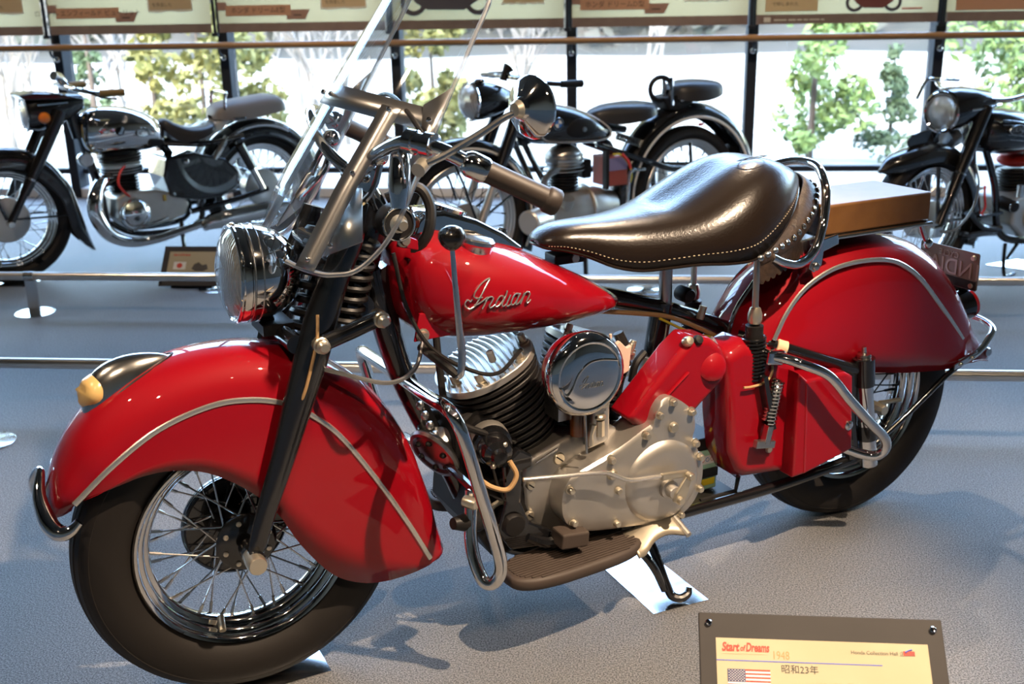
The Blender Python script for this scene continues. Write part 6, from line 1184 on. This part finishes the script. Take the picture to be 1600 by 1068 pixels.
    MB().lathe([(0.001, -0.02), (0.035, -0.02), (0.04, 0.02), (0.001, 0.03)], (1.585, 0, 0.50), (-1, 0, -0.3), 18).build('tail_lamp', BLACK, R_)
    MB().sphere((1.30, -0.085, 0.66), (0.02, 0.006, 0.008), 10, 6).build('fender_reflector', REDLENS, f2)
    MB().tube([(0.60, -0.10, 0.18), (0.58, -0.14, 0.02), (0.60, -0.15, 0.006)], 0.012, 8).build('side_stand', BLACK, R_)
    return R_
bike_mid()

# ---- right: black with round headlamp in a nacelle
def bike_right():
    R_ = thing('motorcycle', 'black motorcycle at the right edge with round lamp and striped tank', 'motorcycle', (2.095, 3.104, 0), radians(36), 'black motorcycles displayed by the windows')
    w1 = make_wheel(R_, (0, 0, 0.31), 0.31, 0.235, 0.045, 0.034, RUBBER, CHROME, STEEL, SILVER, 36, 0.06, 0.03)
    MB().lathe([(0.001, -0.06), (0.06, -0.056), (0.085, -0.048), (0.09, 0.03), (0.001, 0.03)], (0, 0, 0), (0, 1, 0), 32).build('brake_drum', ALU, w1)
    make_wheel(R_, (1.30, 0, 0.31), 0.31, 0.235, 0.048, 0.034, RUBBER, CHROME, STEEL, SILVER, 36, 0.06, 0.03)
    st = [(-0.30, 0.545, -0.27, 0.535, .25), (-0.24, 0.60, -0.20, 0.545, .75), (-0.13, 0.632, -0.11, 0.56, 1), (0.0, 0.645, 0.0, 0.56, 1), (0.12, 0.625, 0.10, 0.54, 1), (0.22, 0.55, 0.18, 0.48, 1), (0.30, 0.44, 0.24, 0.39, 1), (0.345, 0.31, 0.27, 0.28, 1), (0.355, 0.20, 0.29, 0.18, .9), (0.35, 0.14, 0.31, 0.14, .7)]
    f1 = simple_fender(st, 0.068, 0.05, BLACK, R_)
    MB().prism([(-0.13, 0.635), (-0.14, 0.665), (-0.11, 0.69), (0.0, 0.705), (0.03, 0.65)], -0.006, 0.006).build('fender_plate', BLACK, f1, smooth=0, bevel=0.004)
    for sg in (-1, 1):
        lg = MB().tube([(-0.005, sg * 0.10, 0.30), (0.055, sg * 0.10, 0.43)], 0.021, 12).build('fork_leg', BLACK, R_)
        MB().tube([(0.05, sg * 0.10, 0.42), (0.10, sg * 0.10, 0.535), (0.225, sg * 0.10, 0.79)], [0.026, 0.028, 0.031], 14).build('fork_shroud', BLACK, lg)
        MB().lathe([(0.026, -0.005), (0.031, -0.004), (0.031, 0.004), (0.026, 0.005)], (0.09, sg * 0.10, 0.515), (0.43, 0, 0.9), 16).build('fork_ring', CHROME, lg)
        MB().tube([(0.0, sg * 0.085, 0.32), (-0.01, sg * 0.07, 0.55)], 0.009, 8).build('fender_stay', BLACK, f1)
        MB().tube([(0.02, sg * 0.085, 0.31), (0.26, sg * 0.07, 0.29)], 0.006, 8).build('fender_stay', BLACK, f1)
    part_tube('brake_cable', [(0.0, -0.12, 0.27), (0.06, -0.14, 0.28), (0.14, -0.15, 0.36), (0.18, -0.14, 0.46), (0.17, -0.12, 0.55)], 0.005, SATIN, n=8, parent=R_)
    MB().box((-0.02, -0.10, 0.27), (0.06, 0.03, 0.05)).build('brake_plate_arm', STEEL, R_, smooth=0, bevel=0.006)
    HL2 = V(0.062, 0, 0.772); AX = V(1, 0.05, -0.02)
    hl_ = MB().loft([[V(x, yy * w, zc_ + zz * h) for yy, zz in oval(1, 1, 24, 2.4)] for x, w, h, zc_ in ((0.065, 0.092, 0.092, 0.775), (0.10, 0.10, 0.096, 0.778), (0.18, 0.11, 0.080, 0.795), (0.27, 0.115, 0.055, 0.805), (0.33, 0.09, 0.03, 0.805), (0.36, 0.03, 0.015, 0.80))]).build('headlight', BLACK, R_, bevel=0.01)
    MB().lathe([(0.001, -0.022), (0.03, -0.019), (0.06, -0.008), (0.078, 0.004), (0.082, 0.01)], HL2, AX, 36).build('lamp_lens', LENSG, hl_)
    MB().torus(HL2, 0.083, 0.0085, AX, 44, 10).build('lamp_rim', CHROME, hl_)
    for sg in (-1, 1): MB().tube([(0.12, sg * 0.108, 0.785), (0.24, sg * 0.118, 0.79), (0.34, sg * 0.09, 0.795)], 0.006, 8).build('nacelle_trim', CHROME, hl_)
    MB().lathe([(0.001, -0.03), (0.04, -0.03), (0.045, -0.015), (0.045, 0.02), (0.001, 0.03)], (0.14, 0, 0.655), (1, 0, 0.3), 20).build('horn', SATIN, R_)
    tk = [(0.285, 0.64, 0.70, 0.03), (0.30, 0.60, 0.735, 0.08), (0.34, 0.575, 0.76, 0.12), (0.42, 0.56, 0.765, 0.145), (0.54, 0.555, 0.745, 0.15), (0.66, 0.56, 0.70, 0.13), (0.74, 0.57, 0.66, 0.09), (0.78, 0.59, 0.63, 0.03)]
    t_ = loft_tank(tk, BLACK, R_)
    for k in range(5):
        dz = 0.022 * k; MB().tube([(x, -half_of(tk, x, z + 0 * dz) - 0.001, z) for x, z in [(0.325 + 0.012 * k + 0.03 * i, 0.727 - dz - 0.0022 * i * (1 + 0.25 * i)) for i in range(9)]], 0.0026, 6, sm=3).build('silver_stripe', STEEL, t_)
    bg = MB().sphere((0.40, -half_of(tk, 0.40, 0.68) - 0.004, 0.683), (0.055, 0.006, 0.02), 24, 8).build('tank_badge', BLACKM, t_)
    MB().torus((0, 0, 0), 1, 0.07, (0, 1, 0), 32, 6).xf(Matrix.Translation((0.40, -half_of(tk, 0.40, 0.68) - 0.008, 0.683)) @ Matrix.Diagonal((0.055, 0.03, 0.02, 1))).build('badge_ring', STEEL, t_)
    text('badge_lettering', 'LILAC', 0.026, STEEL, t_, Matrix.Translation((0.40, -half_of(tk, 0.40, 0.68) - 0.011, 0.683)) @ XZ, 'CENTER', 0.001, sx=1.3)
    hb_ = MB().tube([(0.56, -0.32, 0.86), (0.44, -0.31, 0.87), (0.35, -0.27, 0.865), (0.28, -0.18, 0.825), (0.25, -0.08, 0.82), (0.25, 0.08, 0.82), (0.28, 0.18, 0.85), (0.35, 0.27, 0.865), (0.44, 0.31, 0.87), (0.56, 0.32, 0.86)], 0.011, 10, sm=5).build('handlebar', CHROME, R_)
    MB().tube([(0.36, 0.27, 0.875), (0.29, 0.28, 0.875), (0.21, 0.26, 0.80)], 0.008, 8, sm=3).build('lever', CHROME, hb_)
    pad_seat([(0.78, 0.03, 0.70, 0.68), (0.84, 0.09, 0.72, 0.67), (0.95, 0.13, 0.73, 0.68), (1.05, 0.12, 0.73, 0.70), (1.08, 0.03, 0.72, 0.71)], SEATBLK, R_)
    c_, M_ = finned(R_, (0.62, 0, 0.37), (-0.05, 0, 1), 7, 0.078, 0.078, BLACKM)
    MB().sphere((0.615, 0, 0.515), (0.09, 0.085, 0.035), 20, 8).build('cylinder_head', WIRE_RED, R_, label='red painted cylinder head')
    MB().tube([(0.52, -0.11, 0.42), (0.52, -0.11, 0.335)], 0.016, 10).build('pushrod_spring', SATIN, R_)
    ek = MB().prism([(0.47, 0.36), (0.62, 0.385), (0.82, 0.35), (0.86, 0.27), (0.80, 0.19), (0.55, 0.17), (0.46, 0.24)], -0.13, 0.10).build('crankcase', ALU, R_, smooth=0, bevel=0.015, seg=3)
    MB().lathe([(0.001, -0.02), (0.05, -0.018), (0.062, -0.008), (0.065, 0.01)], (0.60, -0.13, 0.265), (0, 1, 0), 28).build('timing_cover', SILVER, ek)
    MB().lathe([(0.001, -0.05), (0.022, -0.048), (0.028, -0.035), (0.030, 0.05), (0.001, 0.05)], (0.455, -0.10, 0.335), (0.2, 1, 0.1), 20).build('magneto', BLACKM, R_)
    MB().lathe([(0.020, -0.008), (0.026, -0.002), (0.026, 0.008), (0.02, 0.01)], (0.447, -0.138, 0.331), (0.2, 1, 0.1), 20).build('magneto_cap', CHROME, R_)
    part_tube('fuel_hose', [(0.33, -0.06, 0.43), (0.325, -0.07, 0.38), (0.335, -0.07, 0.33), (0.31, -0.07, 0.30)], 0.005, WIRE_RED, n=8, parent=R_)
    MB().tube([(0.29, -0.06, 0.29), (0.35, -0.07, 0.30)], 0.015, 10).build('fuel_tap', CAD, R_)
    for sg in (-1, 1):
        tubes('frame_tube', [[(0.33, sg * 0.03, 0.62), (0.40, sg * 0.06, 0.42), (0.43, sg * 0.08, 0.22), (0.55, sg * 0.10, 0.155), (0.85, sg * 0.11, 0.15), (1.30, sg * 0.11, 0.30)], [(0.20, sg * 0.08, 0.33), (0.30, sg * 0.09, 0.25), (0.43, sg * 0.09, 0.225)], [(0.80, sg * 0.05, 0.62), (1.05, sg * 0.10, 0.55), (1.30, sg * 0.11, 0.32)]], 0.017, BLACK, R_)
    MB().box((0.35, -0.02, 0.30), (0.16, 0.16, 0.012)).build('front_plate', BLACK, R_, smooth=0)
    MB().box((0.31, 0, 0.22), (0.20, 0.20, 0.035)).build('skid_plate', BLACK, R_, smooth=0, bevel=0.01)
    MB().tube([(0.27, 0, 0.80), (0.335, 0, 0.60)], 0.032, 14).build('steering_head', BLACK, R_)
    MB().tube([(0.30, 0, 0.70), (0.70, 0, 0.60), (0.86, 0, 0.28)], 0.022, 10, sm=4).build('frame_tube', BLACK, R_)
    arc_fender(1.30, 0.31, 0.37, 195, -10, 0.09, 0.075, 0.06, BLACK, R_)
    sd = MB().tube([(0.47, -0.10, 0.15), (0.43, -0.13, 0.08), (0.42, -0.15, 0.02), (0.45, -0.155, 0.012), (0.49, -0.15, 0.016)], 0.009, 8, sm=4).build('side_stand', BLACK, R_)
    MB().tube([(0.56, -0.10, 0.14), (0.47, -0.12, 0.085)], 0.008, 8).build('stand_brace', BLACK, sd)
    return R_
bike_right()
def wplate(P, lab):
    P = [V(*p, 0) for p in P]; c = sum(P, V(0, 0, 0)) / len(P)
    o = MB().loft([[p - c for p in P], [p - c + V(0, 0, 0.003) for p in P]]).build('floor_plate', FLPL, None, smooth=0); o.location = c + V(0, 0, 0.0002); return tag(o, lab, 'floor plate', 'steel floor plates')
wplate([(2.52, 3.49), (2.80, 3.32), (2.90, 3.44), (2.70, 3.60)], 'white-looking steel floor plate under the stand of the right edge motorcycle')
wplate([(-2.27, 2.98), (-2.05, 2.98), (-2.05, 3.18), (-2.27, 3.18)], 'steel floor plate under the front tyre of the silver-tank motorcycle')

# ================================================================== caption stands
BOARD = mat('grey_caption_board', (0.045, 0.043, 0.043), 0.6, 0.0, 0.0, 0.15, noise=(9, 0.3, (0.055, 0.052, 0.052)))
PAPER = mat('caption_paper', (0.43, 0.37, 0.235), 0.7, noise=(5, 0.22, (0.50, 0.45, 0.31)))
PAPL = mat('caption_pale', (0.80, 0.74, 0.55), 0.6)
INKR = mat('ink_red', (0.62, 0.05, 0.03), 0.6); INKO = mat('ink_brown', (0.50, 0.27, 0.10), 0.6); INKB = mat('ink_blue', (0.08, 0.12, 0.55), 0.6); INKK = mat('ink_black', (0.05, 0.045, 0.04), 0.6); INKG = mat('ink_grey', (0.50, 0.43, 0.28), 0.6); INKN = mat('ink_navy', (0.045, 0.05, 0.13), 0.6)
def caption_big():
    # local frame: x along the board, y up the board, z out of its face
    t = thing('caption_stand', 'tilted grey caption board with cream sheet and flag at the bottom edge', 'sign', (0.883, -0.300, 0.0)); W = 0.392; Ht = 0.30; tilt = radians(42)
    Fm = Matrix.Translation((0, -Ht * cos(tilt) * 1.0, 0.36 - Ht * sin(tilt))) @ Matrix.Rotation(tilt, 4, 'X')
    b = MB().box((W / 2, Ht / 2, -0.005), (W, Ht, 0.010)).build('board', BOARD, t, smooth=0, bevel=0.002); b.matrix_local = Fm
    def pc_(name, x0, y0, x1, y1, m, z=0.0006):
        q = MB().box(((x0 + x1) / 2, Ht - (y0 + y1) / 2, z), (x1 - x0, y1 - y0, 0.0008)).build(name, m, b, smooth=0); return q
    pc_('caption_sheet', 0.027, 0.042, W - 0.027, Ht - 0.02, PAPER)
    pc_('pale_patch', 0.20, 0.075, 0.355, 0.20, PAPL, 0.0009) if False else None
    def tx(body, size, x, y, m, sx=1.0, shear=0.0, off=0.0, al='LEFT'): text('lettering', body, size, m, b, Matrix.Translation((x, Ht - y, 0.0016)), al, 0.0, sx, shear, off)
    tx('Start', 0.0195, 0.036, 0.057, INKR, 0.72, 0.2, 0.0007); tx('of', 0.013, 0.0655, 0.0585, INKR, 0.7, 0.2, 0.0004); tx('Dreams', 0.0195, 0.0745, 0.057, INKR, 0.60, 0.2, 0.0007)
    pc_('subtitle_line', 0.036, 0.0668, 0.108, 0.0676, INKG, 0.0011)
    tx('1948', 0.019, 0.116, 0.0685, INKO, 0.75)
    pc_('blue_rule', 0.027, 0.0775, 0.29, 0.0790, INKB, 0.0011)
    tx('昭和23年', 0.0150, 0.129, 0.0905, INKK)
    tx('Honda Collection Hall 企画展', 0.0082, 0.242, 0.0590, INKK)
    fl_ = pc_('logo_patch', 0.325, 0.054, 0.343, 0.0615, INKR, 0.0011)
    MB().tube([(0.328, Ht - 0.056, 0.002), (0.334, Ht - 0.053, 0.002), (0.339, Ht - 0.0515, 0.002)], 0.0010, 5).build('logo_wing', INKB, b)
    # flag
    fx0, fx1, fy0 = 0.044, 0.112, 0.092; sh = 0.0365 / 13 * 1.05
    for i in range(13): pc_('flag_stripe', fx0, fy0 + i * sh, fx1, fy0 + (i + 1) * sh, INKR if i % 2 == 0 else WHITE, 0.0011)
    pc_('flag_canton', fx0, fy0, fx0 + 0.0285, fy0 + 7 * sh, INKN, 0.0014)
    sm_ = MB()
    for r in range(9):
        for c in range(6 if r % 2 == 0 else 5):
            cx_ = fx0 + 0.0285 * ((c * 2 + 1 + (r % 2)) / 12); cy_ = Ht - (fy0 + 7 * sh * (r + 1) / 10); rr = 0.0011
            sm_.add([V(cx_ + rr * (1 if k % 2 == 0 else 0.45) * sin(k * pi / 5), cy_ + rr * (1 if k % 2 == 0 else 0.45) * cos(k * pi / 5), 0.0021) for k in range(10)], [tuple(range(10))])
    o = sm_.build('flag_stars', WHITE, b, smooth=0); o['kind'] = 'stuff'
    tx('UNITED STATES', 0.0150, 0.152, 0.1135, INKG, 0.95); tx('OF AMERICA', 0.0150, 0.161, 0.1295, INKG, 0.95)
    tx('エンジン', 0.0078, 0.235, 0.1255, INKK); tx('空冷4ストローク V型2気筒SV', 0.0078, 0.262, 0.1255, INKK)
    pc_('thin_rule', 0.232, 0.1185, 0.345, 0.1190, INKG, 0.0011)
    # printed motorcycle silhouette
    for cx_ in (0.138, 0.185): MB().torus((cx_, Ht - 0.150, 0.0018), 0.011, 0.0024, (0, 0, 1), 24, 6).xf(Matrix.Translation((0, 0, 0.0018)) @ Matrix.Diagonal((1, 1, 0.1, 1)) @ Matrix.Translation((0, 0, -0.0018))).build('printed_wheel', INKK, b)
    def sil(pts, m): MB().add([V(x, Ht - y, 0.0020) for x, y in pts], [tuple(range(len(pts)))]).build('printed_body', m, b, smooth=0)
    sil([(0.126, 0.1445), (0.131, 0.136), (0.140, 0.132), (0.150, 0.128), (0.158, 0.131), (0.165, 0.130), (0.176, 0.128), (0.182, 0.134), (0.192, 0.140), (0.197, 0.147), (0.18, 0.156), (0.15, 0.158), (0.146, 0.147), (0.137, 0.139)], INKK)
    sil([(0.134, 0.128), (0.140, 0.114), (0.144, 0.111), (0.143, 0.120), (0.140, 0.129)], INKG)
    for x, y in ((0.016, 0.018), (W - 0.016, 0.018), (0.016, Ht - 0.012), (W - 0.016, Ht - 0.012)):
        MB().lathe([(0.0055, -0.001), (0.0055, 0.004), (0.004, 0.0055), (0.0005, 0.006)], (x, Ht - y, 0), (0, 0, 1), 16).build('board_screw', CHROME, b)
    MB().box((W / 2, -0.20, 0.13), (0.05, 0.03, 0.26)).build('stand_post', BLACKM, t, smooth=0, bevel=0.004)
    MB().box((W / 2, -0.16, 0.006), (0.28, 0.22, 0.012)).build('stand_base', BLACKM, t, smooth=0, bevel=0.004)
caption_big()
def caption_small():
    t = thing('caption_stand', 'small grey caption board with cream sheet in front of the silver-tank motorcycle', 'sign', (-1.40, 2.955, 0)); W = 0.30; Ht = 0.21; tilt = radians(48)
    b = MB().box((W / 2, Ht / 2, -0.005), (W, Ht, 0.01)).build('board', BOARD, t, smooth=0, bevel=0.002); b.matrix_local = Matrix.Translation((0, 0, 0.02)) @ Matrix.Rotation(tilt, 4, 'X')
    MB().box((W / 2, Ht / 2, 0.0006), (W - 0.06, Ht - 0.06, 0.0008)).build('caption_sheet', PAPER, b, smooth=0)
    text('lettering', 'Start of Dreams', 0.014, INKR, b, Matrix.Translation((0.05, Ht - 0.048, 0.0016)), 'LEFT', 0, 0.9, 0.2, 0.0006)
    MB().lathe([(0.001, 0.0012), (0.0135, 0.0012), (0.0135, 0.0016), (0.001, 0.0016)], (0.088, Ht * 0.50, 0), (0, 0, 1), 24).build('red_disc', INKR, b)
    MB().box((0.088, Ht * 0.50, 0.0011), (0.06, 0.04, 0.0003)).build('flag_field', WHITE, b, smooth=0)
    MB().add([V(x + 0.148, Ht * 0.42 + y, 0.0014) for x, y in ((0, 0), (0.02, -0.012), (0.06, -0.012), (0.08, 0.0), (0.07, 0.025), (0.05, 0.02), (0.03, 0.035), (0.01, 0.025))], [tuple(range(8))]).build('printed_body', INKK, b, smooth=0)
    for x in (0.012, W - 0.012): MB().lathe([(0.006, -0.001), (0.006, 0.004), (0.0005, 0.006)], (x, 0.012, 0), (0, 0, 1), 12).build('board_screw', CHROME, b)
    MB().box((W / 2, 0.10, 0.05), (0.08, 0.02, 0.10)).build('stand_post', BLACKM, t, smooth=0)
    MB().box((W / 2, 0.10, 0.005), (0.20, 0.14, 0.01)).build('stand_base', BLACKM, t, smooth=0)
caption_small()
